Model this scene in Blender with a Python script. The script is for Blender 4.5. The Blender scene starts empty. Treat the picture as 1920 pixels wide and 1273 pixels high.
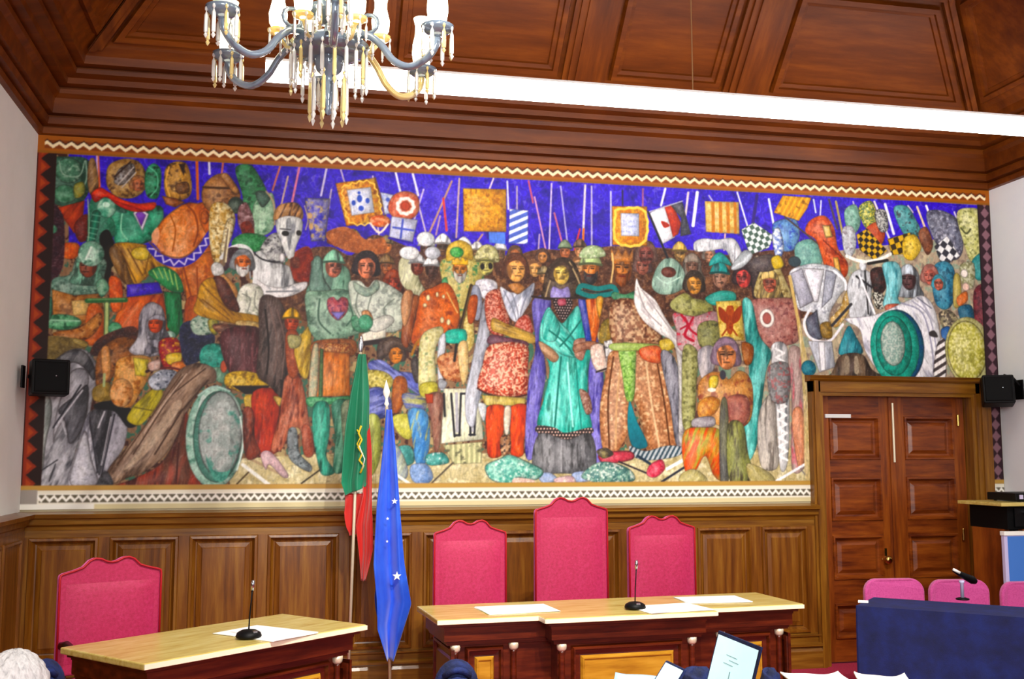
import bpy, bmesh, math, random
import numpy as np
from mathutils import Vector, Matrix
random.seed(7)
S = bpy.context.scene
COL = S.collection
PI = math.pi
# ------------------------------------------------------------------ camera, world, exposure
cam_d = bpy.data.cameras.new('camera'); cam = bpy.data.objects.new('camera', cam_d); COL.objects.link(cam)
cam.location = (1.7412, -7.917, 1.642)
cam.rotation_euler = (PI/2 + 0.111, 0.0012, -0.2139)
cam_d.sensor_width = 36.0; cam_d.lens = 1987.36/1920*36.0
cam_d.clip_start = 0.05; cam_d.clip_end = 60
S.camera = cam
w = bpy.data.worlds.new('world'); S.world = w; w.use_nodes = True
w.node_tree.nodes['Background'].inputs[0].default_value = (0.86, 0.92, 1.0, 1)
w.node_tree.nodes['Background'].inputs[1].default_value = 0.22
S.view_settings.view_transform = 'Standard'; S.view_settings.look = 'None'
S.view_settings.exposure = 0.88; S.view_settings.gamma = 1.0
# soft fill light added behind the viewer; no window is built there
ld = bpy.data.lights.new('rear_fill_light', 'AREA'); ld.energy = 190; ld.size = 3.0; ld.size_y = 2.0; ld.shape = 'RECTANGLE'; ld.color = (1.0, .97, .92)
lo = bpy.data.objects.new('rear_fill_light', ld); COL.objects.link(lo); lo.location = (2.2, -10.3, 3.0)
lo.rotation_euler = (Vector((7.2, -1.0, 1.8)) - Vector(lo.location)).to_track_quat('-Z', 'Y').to_euler()

# ------------------------------------------------------------------ materials
def lin(h):
    h = h.lstrip('#'); o = []
    for i in (0, 2, 4):
        c = int(h[i:i+2], 16)/255
        o.append(c/12.92 if c <= .04045 else ((c+.055)/1.055)**2.4)
    return (*o, 1)
def mat(name, col, rough=.5, metal=0, emit=None, es=0, trans=0, alpha=1, sheen=0, spec=.5, ior=1.45, coat=0):
    m = bpy.data.materials.new(name); m.use_nodes = True
    b = m.node_tree.nodes['Principled BSDF']
    b.inputs['Base Color'].default_value = lin(col); b.inputs['Roughness'].default_value = rough
    b.inputs['Metallic'].default_value = metal; b.inputs['Specular IOR Level'].default_value = spec
    b.inputs['IOR'].default_value = ior
    if emit: b.inputs['Emission Color'].default_value = lin(emit); b.inputs['Emission Strength'].default_value = es
    if trans: b.inputs['Transmission Weight'].default_value = trans
    if sheen: b.inputs['Sheen Weight'].default_value = sheen
    if coat: b.inputs['Coat Weight'].default_value = coat; b.inputs['Coat Roughness'].default_value = .2
    b.inputs['Alpha'].default_value = alpha
    return m
def noise_mat(name, stops, scale, rough=.5, detail=6, bump=.1, bscale=None, spec=.5, sheen=0, coat=0, lo=.3, hi=.7):
    m = mat(name, stops[0], rough, spec=spec, sheen=sheen, coat=coat); nt = m.node_tree; b = nt.nodes['Principled BSDF']
    tc = nt.nodes.new('ShaderNodeTexCoord'); mp = nt.nodes.new('ShaderNodeMapping'); mp.inputs['Scale'].default_value = scale
    nz = nt.nodes.new('ShaderNodeTexNoise'); nz.inputs['Scale'].default_value = 1; nz.inputs['Detail'].default_value = detail; nz.inputs['Roughness'].default_value = .62
    cr = nt.nodes.new('ShaderNodeValToRGB'); el = cr.color_ramp.elements
    while len(el) < len(stops): el.new(.5)
    for i, s in enumerate(stops): el[i].position = lo+(hi-lo)*i/(len(stops)-1); el[i].color = lin(s)
    L = nt.links.new
    L(tc.outputs['Object'], mp.inputs[0]); L(mp.outputs[0], nz.inputs['Vector']); L(nz.outputs['Fac'], cr.inputs[0]); L(cr.outputs[0], b.inputs['Base Color'])
    if bump:
        bp = nt.nodes.new('ShaderNodeBump'); bp.inputs['Strength'].default_value = bump; bp.inputs['Distance'].default_value = .01
        if bscale:
            n2 = nt.nodes.new('ShaderNodeTexNoise'); n2.inputs['Scale'].default_value = bscale; n2.inputs['Detail'].default_value = 3
            L(tc.outputs['Object'], n2.inputs['Vector']); L(n2.outputs['Fac'], bp.inputs['Height'])
        else: L(nz.outputs['Fac'], bp.inputs['Height'])
        L(bp.outputs[0], b.inputs['Normal'])
    return m
M = {}
M['wain'] = noise_mat('wainscot_oak', ['#542a06', '#76440c', '#90601c'], (26, 26, 1.6), .32, bump=.08, coat=.15)
M['wain_h'] = noise_mat('wainscot_oak_rail', ['#5e340a', '#805212', '#9a6c24'], (1.6, 26, 30), .32, bump=.08, coat=.15)
M['ceil'] = noise_mat('ceiling_wood', ['#3a1401', '#683006', '#8e4a0c'], (1.2, 9, 9), .42, spec=.3, bump=.05, lo=.15, hi=.85)
M['ceil_v'] = noise_mat('ceiling_wood_rib', ['#3a1401', '#683006', '#8e4a0c'], (12, 1.5, 1.5), .42, spec=.3, bump=.05, lo=.15, hi=.85)
M['door'] = noise_mat('door_wood', ['#521c06', '#7c380c', '#984e14'], (3, 10, 22), .34, bump=.06, coat=.08)
M['door_v'] = noise_mat('door_stile_wood', ['#5a2206', '#843e0c', '#a05614'], (24, 10, 2), .34, bump=.06, coat=.08)
M['frame'] = noise_mat('door_frame_oak', ['#5e3409', '#80500f', '#9a6a1c'], (26, 26, 1.8), .35, bump=.08)
M['frame_h'] = noise_mat('door_frame_oak_head', ['#5e3409', '#80500f', '#9a6a1c'], (1.8, 26, 26), .35, bump=.08)
M['desk'] = noise_mat('desk_mahogany', ['#340e04', '#501a08', '#68280e'], (3, 18, 30), .28, bump=.05, coat=.3)
M['desk_panel'] = noise_mat('desk_panel_oak', ['#94600f', '#b07c1c', '#c08e2c'], (3, 18, 24), .35, bump=.05)
M['top'] = noise_mat('desktop_wood', ['#b79a45', '#cdb764', '#d8c67c'], (5, 30, 30), .25, bump=.03, coat=.3)
M['red'] = noise_mat('red_velvet', ['#a0143c', '#b21c4c', '#bc285c'], (60, 60, 60), .55, bump=.25, bscale=240, sheen=.9)
M['red'].node_tree.nodes['Principled BSDF'].inputs['Sheen Tint'].default_value = lin('#ff80d0')
M['red_edge'] = mat('red_piping', '#b01020', .5)
M['pink'] = noise_mat('pink_fabric', ['#b53680', '#c5488f', '#cc5296'], (90, 90, 90), .8, bump=.2, bscale=300, sheen=.3)
M['carpet'] = noise_mat('red_carpet', ['#8c1030', '#a81c40', '#b52a4c'], (60, 60, 60), .95, bump=.4, bscale=300)
M['black'] = mat('black_plastic', '#040406', .5, spec=.25)
M['black_m'] = mat('black_matte', '#020203', .7, spec=.2)
M['darkwood'] = noise_mat('dark_chair_wood', ['#140504', '#220b07'], (20, 20, 3), .35, bump=.05)
M['wall'] = noise_mat('white_wall_paint', ['#ecede8', '#f0f1ed', '#f4f4f0'], (2, 2, 2), .8, bump=.04, bscale=120)
M['wall_r'] = noise_mat('white_wall_lit_cool', ['#eef3fa', '#f2f6fb', '#f5f8fc'], (2, 2, 2), .8, bump=.04, bscale=120)  # same white paint, with brighter, cooler light put into the colour
M['wall_b'] = noise_mat('back_wall_plaster', ['#a89c7c', '#b0a486'], (2, 2, 2), .85, bump=.04, bscale=80)
M['cap'] = mat('pale_gilt', '#e0d4b8', .35, .3)
M['edge'] = mat('edge_glare', '#f0e8cc', .3)  # glare on the desktop edges, put into a pale colour
M['brass'] = mat('brass', '#c9a45a', .25, 1)
M['steel'] = mat('steel', '#b8bcc4', .25, 1)
M['paper'] = noise_mat('white_paper', ['#f3f3f0', '#fbfbf8'], (8, 8, 8), .8, bump=0)
M['cloth'] = noise_mat('navy_tablecloth', ['#06113c', '#0a1850', '#0e2266'], (8, 8, 8), .8, bump=.12, bscale=220)
M['euro'] = noise_mat('blue_satin', ['#1240c8', '#1c54dc', '#2a68e8'], (10, 10, 4), .34, bump=.03, sheen=.5)
M['fgreen'] = noise_mat('green_satin', ['#05704c', '#0a8860'], (10, 10, 4), .38, bump=.03, sheen=.3)
M['fred'] = noise_mat('red_satin', ['#b81812', '#cc241c'], (10, 10, 4), .45, bump=.03, sheen=.3)
M['yellow'] = mat('yellow_thread', '#e0c828', .6)
M['white'] = mat('white_thread', '#f4f4ec', .6)
M['glass'] = mat('crystal_glass', '#f4f6f4', .08, spec=.9, trans=.35, ior=1.5)
M['glass_d'] = mat('smoked_crystal', '#8496aa', .1, metal=.25, spec=.9, trans=.25, ior=1.5)
M['glass_y'] = mat('amber_crystal', '#ecd890', .1, spec=.9, trans=.3, ior=1.5)
M['bulb'] = mat('lit_bulb', '#fff6d8', .4, emit='#fff2c4', es=14)
M['shade'] = mat('frosted_lit_glass', '#fffbe6', .5, emit='#fff6d4', es=2.6)
M['tube'] = mat('lit_diffuser', '#ffffff', .5, emit='#fffdf8', es=10)
M['tube_e'] = mat('white_enamel', '#e8e8e6', .4)
M['wire'] = mat('thin_wire', '#c8a070', .4, .6)
M['screen_blue'] = mat('lit_blue_screen', '#3c68b0', .4, emit='#4078c4', es=.14)
M['lav'] = mat('pale_lavender_plastic', '#c8c0e6', .5)
M['laptop_scr'] = noise_mat('lit_laptop_screen', ['#c0e4e4', '#cdeeee'], (6, 6, 6), .4, bump=0)
_b = M['laptop_scr'].node_tree.nodes['Principled BSDF']; _b.inputs['Emission Color'].default_value = lin('#bfe6ea'); _b.inputs['Emission Strength'].default_value = .42
M['ink'] = mat('grey_screen_ink', '#8fb6ba', .6)
M['navy'] = noise_mat('navy_fabric', ['#050b20', '#0b1a4a', '#142c70'], (14, 14, 14), .8, bump=.3, bscale=160)
M['ltblue'] = mat('light_blue_paper', '#a6c8e4', .7)
M['hair'] = noise_mat('grey_white_hair', ['#b8b8ba', '#e4e4e4', '#fafafa'], (90, 90, 12), .7, bump=.5)
M['skin'] = noise_mat('skin', ['#b07860', '#c48a70'], (12, 12, 12), .6, bump=.05)
M['shirt'] = noise_mat('dark_shirt', ['#20242e', '#2c323e'], (20, 20, 20), .8, bump=.1)

# ------------------------------------------------------------------ mesh helpers
class MB:
    def __init__(s): s.v = []; s.f = []
    def add(s, vs, fs):
        n = len(s.v); s.v += [tuple(v) for v in vs]; s.f += [tuple(i+n for i in f) for f in fs]; return s
    def box(s, x0, x1, y0, y1, z0, z1):
        return s.add([(x0,y0,z0),(x1,y0,z0),(x1,y1,z0),(x0,y1,z0),(x0,y0,z1),(x1,y0,z1),(x1,y1,z1),(x0,y1,z1)],
                     [(0,3,2,1),(4,5,6,7),(0,1,5,4),(1,2,6,5),(2,3,7,6),(3,0,4,7)])
    def prism(s, pts, d, flip=False):          # closed 3-D polygon extruded by vector d
        n = len(pts); P = [Vector(p) for p in pts]; d = Vector(d)
        fs = [tuple(range(n-1, -1, -1)), tuple(range(n, 2*n))]+[(i, (i+1) % n, (i+1) % n+n, i+n) for i in range(n)]
        if flip: fs = [tuple(reversed(f)) for f in fs]
        return s.add(P+[p+d for p in P], fs)
    def lathe(s, prof, c=(0,0,0), n=20, ax='z', close=True):
        vs = []; fs = []; k = len(prof)
        for r, h in prof:
            for i in range(n):
                a = 2*PI*i/n; x, y = r*math.cos(a), r*math.sin(a)
                p = (x, y, h) if ax == 'z' else (x, h, y) if ax == 'y' else (h, x, y)
                vs.append((c[0]+p[0], c[1]+p[1], c[2]+p[2]))
        for j in range(k-1):
            for i in range(n): fs.append((j*n+i, j*n+(i+1) % n, (j+1)*n+(i+1) % n, (j+1)*n+i))
        if close: fs += [tuple(range(n-1, -1, -1)), tuple((k-1)*n+i for i in range(n))]
        return s.add(vs, fs)
    def tube(s, path, r, n=8, caps=True):
        P = [Vector(p) for p in path]; k = len(P); R = r if isinstance(r, (list, tuple)) else [r]*k
        vs = []; fs = []; up = None
        for i, p in enumerate(P):
            t = (P[min(i+1, k-1)]-P[max(i-1, 0)]).normalized()
            if up is None: up = Vector((0,0,1)) if abs(t.z) < .9 else Vector((1,0,0))
            a = t.cross(up).normalized(); b = a.cross(t).normalized(); up = b
            for j in range(n):
                q = 2*PI*j/n; vs.append(p+(a*math.cos(q)+b*math.sin(q))*R[i])
        for i in range(k-1):
            for j in range(n): fs.append((i*n+j, i*n+(j+1) % n, (i+1)*n+(j+1) % n, (i+1)*n+j))
        if caps: fs += [tuple(range(n-1, -1, -1)), tuple((k-1)*n+j for j in range(n))]
        return s.add(vs, fs)
    def rings(s, corners, nrm, prof):          # nested mouldings: corners CCW seen against nrm, prof [(inset, height)...], last ring capped
        P = [Vector(c) for c in corners]; n = len(P); N = Vector(nrm).normalized()
        def inset(d):
            out = []
            for i in range(n):
                a, b, c = P[i-1], P[i], P[(i+1) % n]
                e1 = (b-a).normalized(); e2 = (c-b).normalized()
                n1 = N.cross(e1); n2 = N.cross(e2); k = 1+n1.dot(n2)
                out.append(b+(n1+n2)*(d/k))
            return out
        base = len(s.v)
        for ins, h in prof: s.v += [tuple(p+N*h) for p in inset(ins)]
        for j in range(len(prof)-1):
            for i in range(n): s.f.append((base+j*n+i, base+j*n+(i+1) % n, base+(j+1)*n+(i+1) % n, base+(j+1)*n+i))
        s.f.append(tuple(base+(len(prof)-1)*n+i for i in range(n))); return s
    def sphere(s, c, r, n=12, sq=(1,1,1)):
        vs = []; fs = []; m = n//2+1
        for j in range(1, m):
            t = PI*j/m
            for i in range(n):
                a = 2*PI*i/n; vs.append((c[0]+r*sq[0]*math.sin(t)*math.cos(a), c[1]+r*sq[1]*math.sin(t)*math.sin(a), c[2]+r*sq[2]*math.cos(t)))
        for j in range(m-2):
            for i in range(n): fs.append((j*n+i, (j+1)*n+i, (j+1)*n+(i+1) % n, j*n+(i+1) % n))
        k = len(vs); vs += [(c[0], c[1], c[2]+r*sq[2]), (c[0], c[1], c[2]-r*sq[2])]
        for i in range(n): fs += [(k, i, (i+1) % n), (k+1, (m-2)*n+(i+1) % n, (m-2)*n+i)]
        return s.add(vs, fs)
    def build(s, name, m, parent=None, smooth=False, bevel=0, seg=2):
        me = bpy.data.meshes.new(name); me.from_pydata(s.v, [], s.f); me.update()
        ms = m if isinstance(m, list) else [m]
        for q in ms: me.materials.append(M[q] if isinstance(q, str) else q)
        o = bpy.data.objects.new(name, me); COL.objects.link(o)
        if parent: o.parent = parent
        if smooth:
            for p in me.polygons: p.use_smooth = True
        if bevel:
            b = o.modifiers.new('bevel', 'BEVEL'); b.width = bevel; b.segments = seg; b.limit_method = 'ANGLE'; b.angle_limit = .6
        return o
def empty(name, loc, rz=0):
    o = bpy.data.objects.new(name, None); COL.objects.link(o); o.location = loc; o.rotation_euler = (0,0,rz); o.empty_display_size = .1
    return o
def tag(o, label=None, cat=None, group=None, kind=None):
    if label: o['label'] = label
    if cat: o['category'] = cat
    if group: o['group'] = group
    if kind: o['kind'] = kind
    return o
def struct(o): o['kind'] = 'structure'; return o
def copy_tree(o, parent=None):
    c = o.copy(); COL.objects.link(c)
    if parent: c.parent = parent
    for ch in list(o.children): copy_tree(ch, c)
    return c

# ------------------------------------------------------------------ room shell
W, ZT, ZW = 7.70, 3.94, 1.29
YF = -11.0
struct(MB().box(-.1, W+.1, YF, .3, -.1, 0).build('floor', 'carpet'))
# back wall with the doorway cut out
DX0, DX1, DZ = 6.0, 7.42, 2.17
mb = MB(); mb.box(-.1, DX0, 0, .2, 0, 5.6); mb.box(DX1, W+.1, 0, .2, 0, 5.6); mb.box(DX0, DX1, 0, .2, DZ, 5.6)
struct(mb.build('wall_back', 'wall_b'))
struct(MB().box(-.2, 0, YF, 0, 0, 5.6).build('wall_left', 'wall'))
struct(MB().box(W, W+.2, YF, 0, 0, 5.6).build('wall_right', 'wall_r'))

# cornice run round three sides (profile: distance from wall, height)
CP = [(0,3.94),(.035,3.945),(.04,3.985),(.02,3.99),(.02,4.0),(.075,4.005),(.085,4.05),(.06,4.055),(.06,4.07),(.11,4.075),(.125,4.18),(.16,4.205),(.165,4.235),(.14,4.24),(.14,4.255),(.22,4.26),(.225,4.30),(.29,4.315),(.295,4.345),(.27,4.35),(.27,4.362),(.35,4.365),(.36,4.42),(.40,4.47),(.401,4.50)]
SD, SZ = .40, 4.47
def corn_pts(d, z): return [(d, YF, z), (d, -d, z), (W-d, -d, z), (W-d, YF, z)]
def cornice(a, b, name):
    m_ = MB()
    for (d0, z0), (d1, z1) in zip(CP[a:b], CP[a+1:b+1]):
        A = corn_pts(d0, z0); B = corn_pts(d1, z1)
        for i in range(3): m_.add([A[i], A[i+1], B[i+1], B[i]], [(0,1,2,3)])
    return struct(m_.build(name, 'ceil'))
cornice(0, 10, 'trim_1'); cornice(10, 24, 'trim_2')

# sloped coffered ceiling: 45 degree slopes rising from the cornice to a flat centre
RUN = .80; TZ = SZ+RUN
def slope_pt(side, s, r):       # s along the wall, r up the slope (0..RUN)
    d = SD+r
    if side == 'b': return Vector((s, -d, SZ+r))
    if side == 'l': return Vector((d, s, SZ+r))
    return Vector((W-d, s, SZ+r))
COF = [(0,.0),(.012,.035),(.05,.035),(.055,.01),(.085,.005),(.095,-.03),(.12,-.035),(.135,-.07),(.20,-.07),(.205,-.055),(.215,-.055),(.22,-.07)]
def coffer(mb, cs, nrm, sc=1): mb.rings(cs, nrm, [(a*sc, b) for a, b in COF])
nb = Vector((0,-1,-1)).normalized(); nl = Vector((1,0,-1)).normalized(); nr = Vector((-1,0,-1)).normalized()
R0, R1 = .035, .60
ribs = [(2.25, 2.45), (3.76, 4.12), (4.98, 5.30)]
mbk = MB(); panels = MB()
mbk.add([(SD,-SD,SZ+.02),(W-SD,-SD,SZ+.02),(W-SD-RUN,-SD-RUN,TZ+.02),(SD+RUN,-SD-RUN,TZ+.02)], [(0,1,2,3)])
cells = []
e0 = .10
xs = [('h', SD+.14)]
def bx(i, r):
    if i == 0: return SD+r+.10
    if i == 7: return W-SD-r-.10
    return [None, 2.20, 2.50, 3.72, 4.12, 5.02, 5.45, None][i]
for a, b in ((0,1),(2,3),(4,5),(6,7)):
    c = [slope_pt('b', bx(a,R0), R0), slope_pt('b', bx(b,R0), R0), slope_pt('b', bx(b,R1), R1), slope_pt('b', bx(a,R1), R1)]
    if (c[1]-c[0]).cross(c[2]-c[1]).dot(nb) < 0: c.reverse()
    coffer(panels, c, nb)
rb = MB()
for a, b in ((1,2),(3,4),(5,6)):        # stepped ribs between the coffers
    x0, x1 = bx(a,0), bx(b,0)
    for k, (ins, hh) in enumerate(((0.03,.03),(.07,.055),(.12,.075))):
        if x1-x0 > 2*ins+.03:
            p = [slope_pt('b', x0+ins, 0), slope_pt('b', x1-ins, 0), slope_pt('b', x1-ins, RUN), slope_pt('b', x0+ins, RUN)]
            rb.prism(p, nb*hh)
for sgn in (0, 1):                       # hip ribs in the corners
    for k, (ins, hh) in enumerate(((.0,.05),(.035,.08))):
        w0 = .075-ins
        f = (lambda r, o: Vector((SD+r+o, -SD-r, SZ+r))) if sgn == 0 else (lambda r, o: Vector((W-SD-r-o, -SD-r, SZ+r)))
        rb.prism([f(0, -w0*.2), f(0, w0), f(RUN, w0), f(RUN, -w0*.2)], nb*hh)
x0, x1 = SD, W-SD
rb.prism([slope_pt('b', x0+R1+.02, R1+.04), slope_pt('b', x1-R1-.02, R1+.04), slope_pt('b', x1-R1-.06, R1+.1), slope_pt('b', x0+R1+.06, R1+.1)], nb*.06)
o_c = struct(mbk.build('ceiling', 'ceil')); panels.build('coffer_panels', 'ceil', o_c); rb.build('ribs', 'ceil_v', o_c)
side = MB(); sp = MB()
for sd, nn in (('l', nl), ('r', nr)):
    side.add([slope_pt(sd, -SD, 0), slope_pt(sd, YF, 0), slope_pt(sd, YF, RUN), slope_pt(sd, -SD-RUN, RUN)], [(0,1,2,3)])
    for j in range(7):
        y1 = -SD-.12-j*1.35; y0 = y1-1.15
        c = [slope_pt(sd, y0, R0), slope_pt(sd, y1-(R0 if j == 0 else 0), R0), slope_pt(sd, y1-(R1 if j == 0 else 0), R1), slope_pt(sd, y0, R1)]
        if (c[1]-c[0]).cross(c[2]-c[1]).dot(nn) < 0: c.reverse()
        coffer(sp, c, nn)
side.build('side_slope', 'ceil', o_c); sp.build('side_coffers', 'ceil', o_c)
fl = MB(); fl.box(SD+RUN, W-SD-RUN, YF, -SD-RUN, TZ, TZ+.1)
for i in range(4):
    for j in range(7):
        x0 = SD+RUN+.1+i*1.28; y1 = -SD-RUN-.1-j*1.3
        fl.rings([(x0,y1-1.15,TZ), (x0,y1,TZ), (x0+1.15,y1,TZ), (x0+1.15,y1-1.15,TZ)], (0,0,-1), [(a, b+.02) for a, b in COF[:6]])
fl.build('ceiling_centre', 'ceil', o_c)

# ------------------------------------------------------------------ wainscot
def wpanel(mb, x0, x1, z0, z1, y, pr=None):
    mb.rings([(x0,y,z0),(x1,y,z0),(x1,y,z1),(x0,y,z1)], (0,-1,0), pr or [(0,0),(.006,.014),(.022,.016),(.03,-.004),(.042,-.02),(.052,-.022),(.056,-.012),(.085,-.004),(.09,.0)])
stiles = [(-.01,.075),(.53,.60),(1.06,1.13),(1.60,1.665),(2.17,2.245),(2.70,2.78),(3.24,3.32),(3.78,3.86),(4.30,4.37),(4.84,4.92),(5.38,5.46),(5.86,5.95)]
Y1 = -.05
wb = MB(); wb.box(0, 5.94, -.012, 0, 0, 1.2)
for a, b in stiles: wb.box(a, b, Y1, 0, .27, 1.10)
for (a, b), (c, d) in zip(stiles, stiles[1:]):
    wpanel(wb, b, c, .27, 1.10, Y1)
wood_w = struct(wb.build('trim_3', 'wain'))
wr = MB()
wr.box(0, 5.94, Y1, 0, 1.10, 1.18); wr.box(0, 5.94, Y1, 0, .2, .27)
prof = [(0,1.15),(-.055,1.15),(-.06,1.175),(-.085,1.19),(-.09,1.225),(-.12,1.235),(-.125,1.262),(-.03,1.275),(0,1.275)]
wr.prism([(0,y,z) for y, z in prof], (5.94,0,0))
base = [(0,0),(-.085,0),(-.085,.13),(-.07,.16),(-.095,.17),(-.095,.185),(-.06,.20),(-.06,.235),(-.075,.245),(-.075,.255),(0,.26)]
wr.prism([(0,y,z) for y, z in base], (5.94,0,0))
wr.build('rails', 'wain_h', wood_w)
# side-wall wainscot
for nm, xw, sg in (('trim_4', 0, 1), ('trim_5', W, -1)):
    sw = MB()
    a, b = sorted((xw, xw+sg*.05)); sw.box(a, b, YF, -.05, 0, 1.2)
    sw.prism([(xw-sg*y, YF, z) for y, z in prof], (0, -YF-.1, 0), flip=sg > 0)
    sw.prism([(xw-sg*y, YF, z) for y, z in base], (0, -YF-.1, 0), flip=sg > 0)
    for j in range(18):
        y1 = -.16-j*.54; y0 = y1-.47
        c = [(xw+sg*.05, y0, .27), (xw+sg*.05, y1, .27), (xw+sg*.05, y1, 1.10), (xw+sg*.05, y0, 1.10)]
        if sg < 0: c.reverse()
        sw.rings(c, (sg,0,0), [(0,0),(.006,.014),(.022,.016),(.03,-.004),(.042,-.02),(.052,-.022),(.056,-.012),(.085,-.004)])
    struct(sw.build(nm, 'wain'))

# ------------------------------------------------------------------ double door
fr = MB()
fr.box(5.92, 6.0, -.07, 0, 0, 2.285); fr.box(5.94, 5.975, -.09, -.07, 0, 2.26)
fr.box(7.42, 7.56, -.07, 0, 0, 2.285); fr.box(7.46, 7.50, -.09, -.07, 0, 2.26)
fr.box(6.0, 6.03, -.05, .19, 0, 2.14); fr.box(7.39, 7.42, -.05, .19, 0, 2.14)
door = struct(fr.build('door_1', 'frame'))
fh = MB(); fh.box(5.92, 7.56, -.07, 0, 2.17, 2.285); fh.prism([(5.90,y,z) for y, z in ((0,2.255),(-.08,2.255),(-.10,2.27),(-.115,2.30),(0,2.31))], (1.68,0,0)); fh.box(6.0, 7.42, -.05, .19, 2.14, 2.17)
fh.build('frame_head', 'frame_h', door)
rows = [(.19,.47),(.655,1.01),(1.125,1.48),(1.62,1.98)]
def leaf(x0, x1, y):
    st = MB(); sw_ = .105
    st.box(x0, x0+sw_, y, y+.045, .01, 2.141); st.box(x1-sw_, x1, y, y+.045, .01, 2.141)
    L_ = st.build('door_leaf', 'door_v', door)
    rl = MB(); zz = [.01]+[z for r in rows for z in r]+[2.141]
    for a, b in zip(zz[::2], zz[1::2]): rl.box(x0+sw_, x1-sw_, y, y+.045, a, b)
    for z0, z1 in rows: wpanel(rl, x0+sw_, x1-sw_, z0, z1, y, [(0,0),(.004,.012),(.018,.013),(.026,-.004),(.036,-.02),(.05,-.022),(.075,-.008),(.08,-.006)])
    rl.build('rails_and_panels', 'door', L_)
    return L_
L1 = leaf(6.03, 6.70, .06); L2 = leaf(6.715, 7.385, .06)
MB().box(6.675, 6.735, .04, .06, .01, 2.139).build('meeting_bead', 'door_v', L1)
kb = MB(); kb.lathe([(.0,-.075),(.018,-.074),(.032,-.06),(.036,-.045),(.03,-.03),(.014,-.022),(.012,-.006),(.03,-.004),(.032,0)], (6.60,.058,.81), 20, 'y')
kb.build('door_knob', 'brass', L1, smooth=True)
pl = MB(); pl.box(6.585, 6.615, .052, .06, .84, .90); pl.build('keyhole_plate', 'brass', L1)
MB().box(6.10, 6.33, .045, .06, 1.965, 1.995).build('white_strip', 'tube_e', L1)
MB().tube([(6.705,.032,2.09),(6.705,.032,1.60)], .010, 8).build('door_bolt', 'cap', L2)
hg = MB()
for z in (1.95, 1.0, .25): hg.lathe([(.008,-.05),(.011,-.045),(.011,.045),(.008,.05)], (7.325,.048,z), 10)
hg.build('hinge', 'brass', L2)
# ------------------------------------------------------------------ the painted mural (rasterised in wall millimetres into a colour attribute)
RES = 4.4                                       # millimetres per mesh cell
NX, NZ = int(W*1000/RES)+1, int((ZT-ZW)*1000/RES)+1
rng = np.random.RandomState(5)
NT = rng.rand(256, 256).astype(np.float32)
def vnoise(x, y):
    xi = np.floor(x).astype(int); yi = np.floor(y).astype(int); fx = x-xi; fy = y-yi
    fx = fx*fx*(3-2*fx); fy = fy*fy*(3-2*fy)
    g = lambda a, b: NT[a & 255, b & 255]
    return (g(xi,yi)*(1-fx)+g(xi+1,yi)*fx)*(1-fy)+(g(xi,yi+1)*(1-fx)+g(xi+1,yi+1)*fx)*fy
def fbm(x, y): return (vnoise(x, y)+.5*vnoise(x*2.1+7, y*2.1+3)+.25*vnoise(x*4.3+1, y*4.3+9))/1.75
def rgb(h): h = h.lstrip('#'); return np.array([int(h[i:i+2], 16)/255 for i in (0,2,4)], np.float32)
CV = np.zeros((NZ, NX, 3), np.float32)
GX = (np.arange(NX)*RES).astype(np.float32); GZ = (ZW*1000+np.arange(NZ)*RES).astype(np.float32)
def smooth_closed(P, closed=True, k=5):
    P = np.array(P, float); n = len(P); out = []
    for i in range(n if closed else n-1):
        if closed: p0, p1, p2, p3 = P[i-1], P[i], P[(i+1) % n], P[(i+2) % n]
        else: p0, p1, p2, p3 = P[max(i-1,0)], P[i], P[i+1], P[min(i+2,n-1)]
        for t in np.arange(k)/k:
            out.append(.5*((2*p1)+(-p0+p2)*t+(2*p0-5*p1+4*p2-p3)*t*t+(-p0+3*p1-3*p2+p3)*t**3))
    if not closed: out.append(P[-1])
    return np.array(out)
def region(P, pad):
    x0 = max(int((P[:,0].min()-pad)/RES), 0); x1 = min(int((P[:,0].max()+pad)/RES)+2, NX)
    z0 = max(int((P[:,1].min()-pad-ZW*1000)/RES), 0); z1 = min(int((P[:,1].max()+pad-ZW*1000)/RES)+2, NZ)
    return x0, x1, z0, z1
def segdist(X, Z, P, closed):
    d = np.full(X.shape, 1e9, np.float32); n = len(P)
    for i in range(n if closed else n-1):
        a = P[i]; b = P[(i+1) % n]; e = b-a; L2 = e@e+1e-9
        t = np.clip(((X-a[0])*e[0]+(Z-a[1])*e[1])/L2, 0, 1)
        d = np.minimum(d, (X-a[0]-t*e[0])**2+(Z-a[1]-t*e[1])**2)
    return np.sqrt(d)
def inside(X, Z, P):
    r = np.zeros(X.shape, bool); n = len(P)
    for i in range(n):
        a = P[i-1]; b = P[i]
        if a[1] == b[1]: continue
        c = ((a[1] > Z) != (b[1] > Z)) & (X < (b[0]-a[0])*(Z-a[1])/(b[1]-a[1])+a[0]); r ^= c
    return r
def ell(cx, cz, rx, rz, rot=0, n=28, a0=0, a1=2*PI):
    t = np.linspace(a0, a1, n, endpoint=False); c, s_ = math.cos(rot), math.sin(rot)
    x = rx*np.cos(t); z = rz*np.sin(t); return np.stack([cx+x*c-z*s_, cz+x*s_+z*c], 1)
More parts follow.
